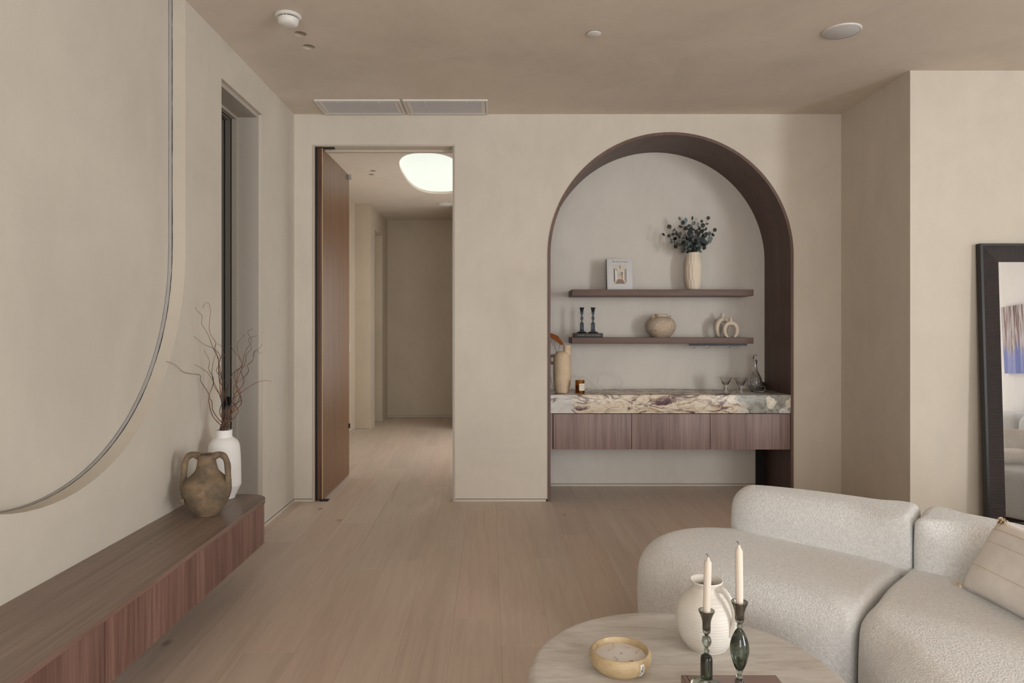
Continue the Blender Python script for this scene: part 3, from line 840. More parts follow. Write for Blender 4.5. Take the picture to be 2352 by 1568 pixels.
TL = ['tall curly willow twig ending in a small fork, left of the topmost hooked one', 'tallest curly willow twig, its tip bent over in a hook', 'willow twig reaching farthest left across the edge of the wall recess',
      'willow twig leaning left below the forked tips, second lowest tip on the left', 'short willow twig in the middle left with a tip bending right', 'willow twig on the left whose tip curls at mid height',
      'willow twig leaning left with a long tip above the curled one', 'tallest willow twig on the right side, tip in front of the window reveal', 'willow twig on the right that turns back toward the dark window frame',
      'willow twig on the right with a level tip just below the tallest right one', 'low willow twig reaching farthest right along the wall', 'willow twig whose tip points up at the right edge of the window reveal',
      'thin willow twig on the right rising left of the tallest right one', 'willow twig crossing in front of the dark window frame', 'willow twig on the right with a short drooping tip',
      'willow twig in the middle whose tip leans left beside the window frame']
for i, (pl, lean) in enumerate(TW):
    pts = []
    n = len(pl); L0 = pl[0][1]
    for q, (cx, cy) in enumerate(pl):
        px, py = 340+cx*cs, 680+cy*cs
        s = (L0-cy)/800
        Z = min(vy+lean*s*1.2+.012*math.sin(q*1.9+i), 1.604*F/(1148-px))
        pts.append((at(px, Z), Z, hz(py, Z)))
    # start inside the neck
    ax_, ay_ = vx+.020*math.cos(i*2.4), vy+.020*math.sin(i*2.4)
    pts[0] = (ax_, ay_, BT+.375)
    pts = [(vx+.6*(ax_-vx), vy+.6*(ay_-vy), BT+.335)]+pts
    sp_ = crspline(pts, 4); m_ = len(sp_)
    rad = [max(.0009, .0029*(1-.78*k_/m_)) for k_ in range(m_)]
    base = Vector(sp_[0]); sp_ = [tuple(Vector(p)-base) for p in sp_]
    o = tube('willow_twig', sp_, rad, M['twig'], None, 6, loc=base)
    tag(o, TL[i], 'twig', 'curly willow twigs in the tall white vase')

# ------------------------------------------------------------------ niche furniture
SF = 5.63
def shelf(z1, th, label):
    o = box('floating_shelf', -.7485, .7485, SF-ZN, -.0005, -th, 0, M['shelf'], None, .001); o.location = ((.596+2.093)/2, ZN, z1)
    return tag(o, label, 'shelf')
SU, SL_ = 1.684, 1.287
shelf(SU, .052, 'upper thick walnut shelf in the arched niche, with the upright white book')
shelf(SL_, .051, 'lower thick walnut shelf in the arched niche, with the hook rail beneath')
CZ = .839
NX0, NX1 = AX-AR+LT+.001, AX+AR-LT-.001
wt = box('marble_worktop', NX0-AX, NX1-AX, ZB-.006-5.6, ZN-5.6-.001, -.145, 0, M['marble'], None, .002)
wt.location = (AX, 5.6, CZ); tag(wt, 'thick polished cream and purple veined marble worktop in the niche', 'worktop')
cab = tag(empty('drawer_cabinet', (AX, 5.6, .408)), 'floating walnut three-drawer cabinet under the marble worktop', 'cabinet')
ch(box('carcass', NX0, NX1, ZB+.02, ZN-.002, .408, CZ-.147, M['liner_edge'], cab), cab)
ch(box('side_panel', NX0, at(1269.5, ZB), ZB+.004, ZB+.02, .408, CZ-.150, M['drawer'], cab), cab)
ch(box('side_panel', at(1812.5, ZB), NX1, ZB+.004, ZB+.02, .408, CZ-.150, M['drawer'], cab), cab)
ch(box('shadow_line', NX0, NX1, ZB+.012, ZB+.0198, CZ-.153, CZ-.146, M['shadowgap'], cab), cab)
ch(box('shadow_line', at(1269.5, ZB), at(1812.5, ZB), ZB+.014, ZB+.0198, .41, CZ-.153, M['shadowgap'], cab), cab)
for a, b in ((1271, 1449.7), (1451, 1629.7), (1631, 1811.5)):
    x0_, x1_ = at(a, ZB), at(b, ZB)
    o = box('drawer_front', -(x1_-x0_)/2, (x1_-x0_)/2, -.009, .009, -.1395, .1395, M['drawer'], cab, .0007)
    o.location = ((x0_+x1_)/2-AX, ZB-5.6+.0, .5475-.408+.002)

# hook rail
hk = tag(empty('hook_rail', (at(1645, 5.65), 5.66, SL_-.051)), 'black metal hook rail with four small hooks under the lower shelf', 'hook rail')
hx0, hx1 = at(1583, 5.64), at(1716, 5.64)
bm = bmesh.new(); add_box(bm, hx0-hk.location.x, hx1-hk.location.x, -.018, -.014, -.016, -.0003)
add_box(bm, hx0-hk.location.x, hx1-hk.location.x, -.014, .20, -.003, -.0003); finish('rail', bm, M['black_metal'], hk)
for i in range(4):
    x = at(1611+26.2*i, 5.64)-hk.location.x
    lathe('screw', [(0, 0), (.003, 0), (.003, .002)], M['black'], hk, 10, cap0=False).location = (x, -.0195, -.009)
    hk.children[-1].rotation_euler = (-PI/2, 0, 0)
for i, (px, tw) in enumerate(((1594, .3), (1627, .2), (1650, 1.3), (1676, .9))):
    x = at(px, 5.66)-hk.location.x
    pts = [(0, 0, -.001), (0, 0, -.014), (.001, 0, -.018), (.005, 0, -.0225), (.0105, 0, -.0235), (.016, 0, -.021), (.0185, 0, -.015)]
    o = tube('hook', [tuple(p) for p in crspline([((a-.008)*1.5, b, c_*1.45-.001) for a, b, c_ in pts], 4)], .0017, M['chrome'], hk, 6)
    o.location = (x, .01, 0); o.rotation_euler = (0, 0, tw)

# --- upper shelf: white book
def booktext(txt, size, loc, rot, mat, par, name='lettering', ext=.0003):
    cu = bpy.data.curves.new('t', 'FONT'); cu.body = txt; cu.size = size; cu.align_x = 'CENTER'; cu.align_y = 'CENTER'; cu.extrude = ext; cu.resolution_u = 2
    ob = bpy.data.objects.new('t', cu); COL.objects.link(ob)
    bpy.context.view_layer.update()
    me = bpy.data.meshes.new_from_object(ob.evaluated_get(bpy.context.evaluated_depsgraph_get()))
    bpy.data.objects.remove(ob, do_unlink=True)
    me.materials.clear(); me.materials.append(mat)
    o = bpy.data.objects.new(name, me); COL.objects.link(o); o.parent = par; o.location = loc; o.rotation_euler = rot
    return o
bk = tag(empty('white_book', (at(1423.5, 5.73), 5.735, SU+.0008)), 'upright white book with a hallway photo on its cover on the upper shelf', 'book')
bk.rotation_euler = (math.radians(-6), 0, math.radians(4))
bw, bh = .108, .262
box('front_cover', -bw, bw, -.014, -.0115, 0, bh, M['book_white'], bk, .0008)
box('back_cover', -bw, bw, .0115, .014, 0, bh, M['book_white'], bk, .0008)
box('spine', -bw-.002, -bw+.001, -.0138, .0138, 0, bh, M['book_dark'], bk, .0008)  # shade on the white book's spine painted in with a dark colour
box('pages', -bw+.001, bw-.004, -.0115, .0115, .004, bh-.004, M['page'], bk)
box('hinge_groove', -bw+.009, -bw+.011, -.0143, -.0139, .001, bh-.001, newmat('groove', (170, 168, 168), .6)[0], bk)
booktext('The Art of Home', .0185, (.0045, -.0142, .238), (PI/2, 0, 0), M['ink'], bk)
booktext('----- --- ---- ------', .009, (.001, -.0142, .026), (PI/2, 0, 0), newmat('grey_ink', (140, 138, 138), .7)[0], bk)
# cover picture: a printed flat picture of a corridor, built of flat coloured shapes
pic = empty('cover_picture'); bpy.data.objects.remove(pic, do_unlink=True)
def flat(name, pts, colr, par, lift):
    bm = bmesh.new(); bm.faces.new([bm.verts.new((x, -.0141-lift, z)) for x, z in pts])
    r_ = bmesh.ops.extrude_face_region(bm, geom=list(bm.faces)); 
    for v_ in [g__ for g__ in r_['geom'] if isinstance(g__, bmesh.types.BMVert)]: v_.co.y += .0001
    return finish(name, bm, newmat('print', colr, .6)[0], par)
cx0, cx1, cz0, cz1 = -.052, .0575, .051, .214
cp = flat('cover_picture', [(cx0, cz0), (cx1, cz0), (cx1, cz1), (cx0, cz1)], (204, 196, 184), bk, 0)
def pp(u, v): return (cx0+(cx1-cx0)*u, cz0+(cz1-cz0)*v)
shapes = [([(.12, 0), (.88, 0), (.72, .24), (.30, .24)], (142, 120, 108)), ([(0, 0), (.14, 0), (.32, .24), (.26, .24), (.02, .08)], (196, 172, 148)), ([(.86, 0), (1, .02), (.98, .08), (.74, .24), (.70, .24)], (196, 172, 148)),
          ([(.16, .12), (.26, .24), (.26, .64), (.12, .76)], (222, 216, 206)), ([(.74, .24), (.84, .12), (.84, .76), (.74, .66)], (222, 216, 206)),
          ([(.02, .08), (.09, .14), (.09, .76), (.02, .82)], (70, 64, 62)), ([(.93, .14), (.98, .08), (.98, .82), (.93, .76)], (74, 66, 62)), ([(.83, .20), (.86, .18), (.86, .76), (.83, .72)], (90, 80, 74)),
          ([(.27, .26), (.74, .26), (.74, .62), (.27, .62)], (196, 190, 180)), ([(.58, .27), (.74, .27), (.74, .42), (.58, .42)], (190, 146, 110)), ([(.63, .42), (.68, .42), (.74, .60), (.56, .60)], (120, 104, 88)),
          ([(.48, .80), (.54, .80), (.54, .96), (.48, .96)], (104, 88, 76)), ([(.14, .80), (.18, .80), (.30, .68), (.26, .67)], (128, 102, 82)), ([(.46, .42), (.50, .42), (.49, .52), (.45, .50)], (120, 102, 90))]
for i, (pts, colr) in enumerate(shapes):
    o = flat('print_shape', [pp(*q) for q in pts], colr, cp, .0001+.00004*i)

# --- upper shelf: carved cream vase with eucalyptus
vz = 5.765
cv = tag(empty('carved_vase', (at(1593, vz), vz, SU)), 'tall cream carved vase of eucalyptus on the upper shelf', 'vase')
NF = 15
def facet(t, z):
    tier = 0 if z < .085 else (1 if z < .215 else 2)
    w = 2*PI/NF; off = (tier % 2)*w/2
    zig = 0
    # shift tier borders into points
    ph = ((t % w)/w-.5)
    for b, k_ in ((.085, 0), (.215, 1)):
        if abs(z-b) < .012:
            if (z-b) > (abs(ph)-.25)*.04: off = ((k_+1) % 2)*w/2
            else: off = (k_ % 2)*w/2
    a = ((t+off) % w)/w-.5
    return .968+.038*(2*abs(a))**1.6
prof = [(.040, .0005), (.052, .014), (.060, .045), (.066, .085), (.069, .13), (.070, .17), (.068, .215), (.062, .255), (.054, .29), (.049, .318)]
pr = crspline(prof, 7)
bm = bmesh.new(); add_lathe(bm, pr+[(.045, .319), (.042, .31), (.045, .27), (.05, .2)], 180, mod=lambda t, z: facet(t, z), cap0=True)
finish('body', bm, M['cream'], cv, True, autos=28)

def leaf_mesh(w, l):
    bm = bmesh.new(); n = 8; L_, R_, C_ = [], [], []
    for i in range(n+1):
        s = i/n; hw = w*(math.sin(PI*min(1, s*.98+.01))**.62)
        cup = .12*w*math.sin(PI*s)
        C_.append(bm.verts.new((0, l*s, -cup))); L_.append(bm.verts.new((-hw, l*s, cup*.6))); R_.append(bm.verts.new((hw, l*s, cup*.6)))
    for i in range(n):
        bm.faces.new((L_[i], C_[i], C_[i+1], L_[i+1])); bm.faces.new((C_[i], R_[i], R_[i+1], C_[i+1]))
    r_ = bmesh.ops.solidify(bm, geom=list(bm.faces), thickness=.0006)
    bmesh.ops.recalc_face_normals(bm, faces=bm.faces)
    me = bpy.data.meshes.new('leaf'); bm.to_mesh(me); bm.free(); me.materials.append(M['leaf'])
    me.polygons.foreach_set('use_smooth', [True]*len(me.polygons)); return me
LM = [leaf_mesh(.0155, .040), leaf_mesh(.019, .040), leaf_mesh(.011, .040), leaf_mesh(.021, .046)]
# stem tips in picture columns/rows, depth offset
ST = [(1527, 541, -.02), (1540, 525, -.05), (1562, 506, .0), (1576, 512, -.06), (1590, 506, .03), (1611, 512, -.03), (1625, 505, .02), (1639, 532, -.02), (1628, 553, -.07), (1545, 558, -.06),
      (1603, 520, -.08), (1585, 540, -.09), (1612, 545, -.10), (1572, 560, -.09), (1600, 560, -.10), (1556, 536, .05), (1620, 530, .05), (1588, 528, .05), (1598, 538, .0), (1575, 548, .02)]
re_ = random.Random(11)
EL = {0: 'eucalyptus stem reaching farthest left out of the carved vase', 1: 'eucalyptus stem at upper left, just above the farthest left one', 2: 'tall eucalyptus stem on the left side of the bunch', 3: 'eucalyptus stem left of the middle with leaves near the top',
      4: 'tall eucalyptus stem in the centre of the bunch', 5: 'tall eucalyptus stem right of the centre of the bunch', 6: 'tall eucalyptus stem at the upper right with big pale leaves', 7: 'eucalyptus stem reaching farthest right', 8: 'low eucalyptus stem leaning right over the vase rim', 9: 'low eucalyptus stem leaning left over the book side'}
topz = SU+.315
for i, (px, py, dz_) in enumerate(ST):
    Zt = vz+dz_
    tip = Vector((at(px, Zt), Zt, hz(py, Zt))); a0 = 2*PI*i*.38
    st = Vector((cv.location.x+.028*math.cos(a0), vz+.028*math.sin(a0), topz-.05))
    mid = st.lerp(tip, .5)+Vector((0, 0, .03))+Vector((re_.uniform(-.01, .01), 0, 0))
    mid0 = Vector((st.x, st.y, topz+.005))
    sp_ = [Vector(p) for p in crspline([tuple(st), tuple(mid0), tuple(mid), tuple(tip)], 6)]
    e = tag(empty('eucalyptus_stem', st), EL.get(i, 'short inner eucalyptus stem in the dense middle of the bunch in the carved vase'), 'stem', 'eucalyptus stems in the carved vase')
    tube('twig', [p-st for p in sp_], [.0016*(1-.5*k_/len(sp_)) for k_ in range(len(sp_))], M['twig'], e, 5)
    ns = len(sp_); cnt = 9
    for q in range(cnt):
        s = .42+.58*q/(cnt-1); p = sp_[min(ns-1, int(s*(ns-1)))]
        tan = (sp_[min(ns-1, int(s*(ns-1))+1)]-sp_[max(0, int(s*(ns-1))-1)]).normalized()
        side = 1 if q % 2 else -1
        ax = tan.cross(Vector((re_.uniform(-1, 1), -1, re_.uniform(-.6, .6)))).normalized()*side
        d = (tan*re_.uniform(.3, .9)+ax*1.0+Vector((0, re_.uniform(-.5, .3), re_.uniform(-.2, .3)))).normalized()
        if q == cnt-1: d = (tan+Vector((0, 0, .3))).normalized()
        nn = Vector((re_.uniform(-.6, .6), -1, re_.uniform(-.5, .8))); nn = (nn-d*nn.dot(d)).normalized()
        xx = d.cross(nn)
        o = bpy.data.objects.new('leaf', LM[re_.randrange(4)]); COL.objects.link(o); o.parent = e
        mt = Matrix((xx, d, nn)).transposed().to_4x4(); o.matrix_local = Matrix.Translation(p-st) @ mt @ Matrix.Scale(re_.uniform(.72, 1.0), 4)

# --- lower shelf
bb = tag(empty('black_book', (at(1352.5, 5.65), 5.65+.09, SL_+.0005)), 'flat black book with pale spine lettering under the slate candlesticks', 'book')
bw2 = .117
box('bottom_cover', -bw2, bw2, -.086, .086, 0, .002, M['book_black'], bb, .0006)
box('top_cover', -bw2, bw2, -.086, .086, .034, .036, M['book_black'], bb, .0006)
box('spine', -bw2, bw2, -.088, -.085, 0, .036, M['book_black'], bb, .0008)
box('pages', -bw2+.003, bw2-.003, -.085, .084, .002, .034, newmat('rose_pages', (150, 120, 108), .8)[0], bb)
booktext('ICONIC STYLE 100 YEARS', .0165, (.003, -.0884, .018), (PI/2, 0, 0), M['gold_ink'], bb)
# slate glass candlesticks
CS = [(0, .0), (.043, .0), (.0445, .004), (.042, .008), (.030, .012), (.018, .020), (.0165, .026), (.0165, .078), (.014, .086), (.0055, .090), (.0085, .097), (.0055, .104), (.0075, .108), (.0125, .118), (.0135, .126), (.0105, .134), (.0055, .142), (.0055, .148), (.0105, .156), (.0125, .170), (.0135, .188), (.0205, .2135)]
def slate(px, Z, lab):
    s = tag(empty('candlestick', (at(px, Z), Z, SL_+.0372)), lab, 'candlestick', 'slate glass candlesticks on the black book')
    k_ = 1.0
    prof = CS[:-1]+[(.0205, .2135), (.0195, .2135), (.0115, .188), (.0095, .175), (0, .172)]
    lathe('glass_stick', prof[:], M['slate_glass'], s, 40, cap0=False)
    return s
slate(1336.5, 5.70, 'slate glass candlestick on the black book, the one nearer the niche edge')
slate(1362, 5.69, 'slate glass candlestick on the black book, the one nearer the round pot')
# round pot with lugs
pz = 5.77
pot = tag(empty('stoneware_pot', (at(1518, pz), pz, SL_)), 'squat round weathered beige pot with small lugs on the lower shelf', 'pot')
prof = [(0, .001), (.062, .001), (.070, .004), (.096, .028), (.118, .062), (.1245, .092), (.120, .120), (.104, .146), (.080, .164), (.058, .172), (.0535, .176), (.052, .190), (.0545, .194)]
lathe('body', crspline(prof, 5)+[(.052, .196), (.048, .193), (.047, .178), (.06, .165)], M['stoneware'], pot, 64, cap0=False)
for a in (math.radians(-150), math.radians(-35), math.radians(90)):
    ca, sa = math.cos(a), math.sin(a)
    pts = crspline([(.068*ca, .068*sa, .168), (.076*ca, .076*sa, .180), (.086*ca, .086*sa, .178), (.092*ca, .092*sa, .166), (.094*ca, .094*sa, .154)], 5)
    tube('lug', pts, .0055, M['stoneware'], pot, 8)
# loop vases
def loopvase(px, Z, w, h, rot, lab, lean=0):
    v = tag(empty('loop_vase', (at(px, Z), Z, SL_)), lab, 'vase', 'beige loop vases on the lower shelf')
    v.rotation_euler = (0, 0, rot)
    hw = w/2
    hr = h*.80
    ctr = hr*.56
    pts = []; rad = []
    n = 44; A_ = math.radians(150); b_ = h*.405; c0 = b_*.866
    for i in range(n+1):
        a = -A_+2*A_*i/n; t_ = abs(a)/A_
        pts.append((w*.375*math.sin(a)*(1+.05*math.cos(a)), 0, max(.001, c0+b_*math.cos(a))))
        rad.append(w*(.135-.050*t_**2.5))
    hr = c0+b_+w*.10
    bm = bmesh.new(); add_tube(bm, pts, rad, 20, True, False, 1.15, None)
    # keep feet on the shelf
    for vt in bm.verts:
        if vt.co.z < .0006: vt.co.z = .0006
    finish('ring_body', bm, M['beige_loop'], v, True, autos=50)
    z0 = hr-.03
    lathe('neck', crspline([(w*.20, z0), (w*.155, z0+.018), (w*.095, z0+.036), (w*.078, h-.012), (w*.098, h)], 5)+[(w*.07, h), (w*.055, h-.01), (0, h-.014)], M['beige_loop'], v, 28, cap0=False)
    return v
loopvase(1660, 5.80, .158, .203, math.radians(20), 'larger beige loop-shaped vase standing behind its smaller twin')
loopvase(1678.5, 5.715, .135, .162, math.radians(-8), 'smaller beige loop-shaped vase in front of its larger twin')

# --- on the worktop: tan bottle, its strap and dried stems
tz = 5.585
tb = tag(empty('tan_bottle', (at(1291, tz), tz, CZ)), 'tall ribbed tan bottle vase with offset spout at the left of the worktop', 'vase')
k_ = tz/F
prof = [(0, .001), (.0525, .001), (.054, .004), (.063, .04), (.070, .078), (.0715, .12), (.0715, .285), (.066, .306), (.050, .327), (.036, .335), (.0, .337)]
lathe('body', crspline(prof[:7], 3)+prof[7:], M['tan'], tb, 64, cap0=False)
lathe('spout', [(.030, .27), (.0305, .345), (.0295, .386), (.0275, .387), (.0265, .38), (.026, .33), (0, .33)], M['tan'], tb, 36, cap0=False).location = (.041, 0, 0)
bm = bmesh.new(); add_tube(bm, crspline([(-.066, 0, .30), (-.094, 0, .295), (-.102, 0, .27), (-.096, 0, .245), (-.066, 0, .24)], 6), .012, 10, True, False, 1.5); finish('handle', bm, M['leather'], tb, True)['label'] = 'brown side handle'
def stem(pxs, name, lab, r=.0011, matn='dark_stem', cat='stem'):
    pts = [(at(x, z_), z_, hz(y, z_)) for x, y, z_ in pxs]; b = Vector(pts[0])
    o = tube(name, [tuple(Vector(p)-b) for p in crspline(pts, 6)], r, M[matn], None, 6, loc=b); return tag(o, lab, cat)
stem([(1281, 808, 5.60), (1284, 800, 5.60), (1286, 790, 5.61), (1285, 778, 5.62), (1280, 771, 5.63), (1272, 768, 5.64)], 'dried_branch', 'dark stem curving up over the tan bottle under the orange leaf')
stem([(1279, 808, 5.58), (1273, 797, 5.58), (1267, 785, 5.58), (1262, 776, 5.59)], 'dried_branch', 'dark straight stem leaning left out of the tan bottle')
stem([(1278, 808, 5.61), (1275, 796, 5.63), (1274, 784, 5.65), (1266, 776, 5.67)], 'dried_branch', 'dark stem rising from the tan bottle behind the straight one')
# dried leaf
bm = bmesh.new(); P_ = [(1258, 765, 4, 5.60), (1266, 770, 5.5, 5.60), (1276, 775, 6, 5.60), (1284, 782, 5.5, 5.60), (1290, 788, 4, 5.60), (1294, 791, .6, 5.60)]
P_ = crspline(P_, 4); A_, B_ = [], []
for (x, y, w_, z_) in P_:
    A_.append(bm.verts.new((at(x+w_*.35, z_), z_-.004, hz(y-w_*.8, z_)))); B_.append(bm.verts.new((at(x-w_*.35, z_), z_+.006, hz(y+w_*.9, z_))))
for i in range(len(A_)-1): bm.faces.new((A_[i], A_[i+1], B_[i+1], B_[i]))
bmesh.ops.solidify(bm, geom=list(bm.faces), thickness=.001)
lf = finish('dried_leaf', bm, M['orange_leaf'], None, True); tag(lf, 'dried orange strap leaf arching over the tan bottle', 'leaf')
stem([(1262, 842, 5.62), (1265, 870, 5.62), (1270, 886, 5.62), (1276, 899, 5.63)], 'power_cord', 'dark cord hanging behind the left side of the tan bottle', .0016, 'dark_stem', 'cord')

# amber candle jar
ax_, az_ = at(1332, 5.47), 5.47
ac = tag(empty('amber_candle', (ax_, az_, CZ)), 'small amber glass candle jar with a cream label on the worktop', 'candle')
lathe('glass_jar', [(0, .0005), (.036, .0005), (.038, .003), (.038, .108), (.0365, .109), (.035, .108), (.035, .008), (0, .008)], M['amber'], ac, 48, cap0=False)
lathe('wax', [(0, .0085), (.0345, .0085), (.0345, .07), (0, .07)], newmat('amber_wax', (190, 150, 80), .6)[0], ac, 40, cap0=False)
tube('wick', [(0, 0, .07), (.001, 0, .085)], .001, M['wick'], ac, 6)
def curved_label(name, R, a0, a1, z0, z1, mat, par, th=.0006, n=14):
    bm = bmesh.new(); rows = []
    for i in range(n+1):
        a = a0+(a1-a0)*i/n; rows.append([bm.verts.new(((R+d)*math.cos(a), (R+d)*math.sin(a), z)) for d, z in ((0, z0), (th, z0), (th, z1), (0, z1))])
    for i in range(n):
        for q in range(4): bm.faces.new((rows[i][q], rows[i+1][q], rows[i+1][(q+1) % 4], rows[i][(q+1) % 4]))
    bm.faces.new(rows[0]); bm.faces.new(rows[-1]); return finish(name, bm, mat, par, True, autos=40)
lb = curved_label('label', .0382, math.radians(-105), math.radians(-22), .028, .084, M['paper'], ac)
for i, (w0, w1) in enumerate(((-92, -60), (-88, -50), (-95, -70), (-60, -38), (-92, -58), (-88, -66))):
    curved_label('print_line', .0389, math.radians(w0), math.radians(w1), .072-.007*i, .0735-.007*i, M['ink'], lb, .0002, 6)

# white cable: loops standing against the niche wall and its run along the wall
cb_pts = []
def add(px, py, Z): cb_pts.append((at(px, Z), Z, max(CZ+.0022, hz(py, Z))))
for (px, py, Z) in [(1300, 897, 5.76), (1306, 886, 5.80), (1308, 872, 5.82), (1325, 863, 5.82), (1345, 867, 5.81), (1359, 880, 5.79), (1360, 890, 5.76), (1348, 898, 5.70), (1330, 895, 5.70), (1312, 890, 5.72), (1330, 896, 5.78), (1360, 894, 5.84), (1385, 893, 5.86), (1376, 885, 5.85), (1373, 873, 5.83), (1383, 860, 5.82), (1402, 855, 5.82), (1421, 862, 5.83), (1431, 877, 5.84), (1425, 890, 5.84), (1412, 893, 5.85), (1440, 894, 5.88), (1500, 892, 5.89), (1600, 893, 5.89), (1700, 893, 5.89), (1742, 890, 5.86), (1754, 887, 5.80), (1758, 893, 5.72), (1752, 899, 5.66), (1738, 900, 5.66)]:
    add(px, py, Z)
b = Vector(cb_pts[0])
tag(tube('white_cable', [tuple(Vector(p)-b) for p in crspline(cb_pts, 8)], .0022, M['cable'], None, 8, loc=b), 'thin white cable looping twice over the worktop along the niche wall', 'cable')
ln = []
for i in range(25):
    a = math.radians(-115+230*i/24); ln.append((at(1402-4, 5.86)+.075*math.sin(a), 5.86, CZ+.072+.068*math.cos(a)))
# martini glasses
def martini(px, Z, lab):
    g0 = tag(empty('cocktail_glass', (at(px, Z), Z, CZ+.0003)), lab, 'glass', 'clear cocktail glasses by the decanter')
    lathe('foot', [(0, 0), (.017, 0), (.0185, .003), (.018, .012), (.0155, .030), (.015, .045), (.018, .058), (.024, .0655), (.052, .124), (.0512, .1243), (.022, .068), (.012, .062), (0, .0615)], M['clear_glass'], g0, 40, cap0=False).name = 'glass_body'
    return g0
martini(1666.5, 5.635, 'clear cocktail glass with a thick stem, nearer the middle of the worktop')
martini(1701, 5.53, 'clear cocktail glass with a thick stem, close beside the crystal decanter')
dc = tag(empty('crystal_decanter', (at(1734.5, 5.66), 5.66, CZ+.0003)), 'cut crystal decanter with ball stopper at the right of the worktop', 'decanter')
k_ = .00361
prof = [(0, 0), (.030, 0), (.034, .004), (.050, .030), (.0585, .060), (.057, .085), (.047, .118), (.034, .145), (.023, .168), (.0165, .19), (.014, .21), (.0145, .235), (.0185, .252), (.021, .258)]
def cut(t, z):
    return 1-.06*abs(math.sin(7*t+z*95))*abs(math.sin(7*t-z*95)) if z < .17 else 1-.02*abs(math.sin(6*t))
bm = bmesh.new(); add_lathe(bm, crspline(prof, 6)+[(.017, .259), (.012, .25), (.0105, .21), (.0135, .185), (.03, .145), (.042, .115), (.051, .085), (.052, .06), (.044, .034), (.030, .012), (0, .010)], 112, mod=cut)
finish('decanter_body', bm, M['crystal'], dc, True, autos=25)
bm = bmesh.new(); bmesh.ops.create_icosphere(bm, subdivisions=2, radius=.0235)
for v_ in bm.verts: v_.co.z += .285
add_lathe(bm, [(0, .225), (.009, .226), (.0095, .258), (.011, .266)], 16)
finish('stopper', bm, M['crystal'], dc)

# ------------------------------------------------------------------ leaning mirror
MX = 3.116; tilt = math.radians(2.3)
mi = tag(empty('leaning_mirror', (MX+.55, 4.35, .0)), 'tall leaning mirror in a carved black wooden frame against the wall', 'mirror')
mi.rotation_euler = (-tilt, 0, 0)
MW, MH, fw, td = 1.10, 1.912, .118, .040
# local: x from -.55 to .55, y: -td/2 (front) .. td/2
yf = .0; yb = td
def rail(name, pts, mat):
    bm = bmesh.new()
    a = [bm.verts.new((x, yf+.006, z)) for x, z in pts]; b_ = [bm.verts.new((x, yb, z)) for x, z in pts]
    n = len(pts); bm.faces.new(a); bm.faces.new(b_[::-1])
    for i in range(n): bm.faces.new((a[i], a[(i+1) % n], b_[(i+1) % n], b_[i]))
    return finish(name, bm, mat, mi)
l, r = -MW/2, MW/2
rail('frame_stile', [(l, 0), (l+fw, fw), (l+fw, MH-fw), (l, MH)], M['rib_v'])
rail('frame_stile', [(r, 0), (r, MH), (r-fw, MH-fw), (r-fw, fw)], M['rib_v'])
rail('frame_rail', [(l, MH), (l+fw, MH-fw), (r-fw, MH-fw), (r, MH)], M['rib_h'])
rail('frame_rail', [(l, 0), (r, 0), (r-fw, fw), (l+fw, fw)], M['rib_h'])
rw = .015
bm = bmesh.new()
o_ = [(l-.001, -.0), (r+.001, -.0), (r+.001, MH+.001), (l-.001, MH+.001)]; i_ = [(l+rw, rw), (r-rw, rw), (r-rw, MH-rw), (l+rw, MH-rw)]
rm = plate('outer_rim', o_, [i_], lambda a, b, d: (a, yf-.002+d, b), td+.003, M['rim_black'], mi)
box('mirror_glass', l+fw-.004, r-fw+.004, yf+.014, yf+.018, fw-.004, MH-fw+.004, M['mirror'], mi)
box('backing_board', l+.02, r-.02, yf+.030, yf+.036, .02, MH-.02, M['black'], mi)

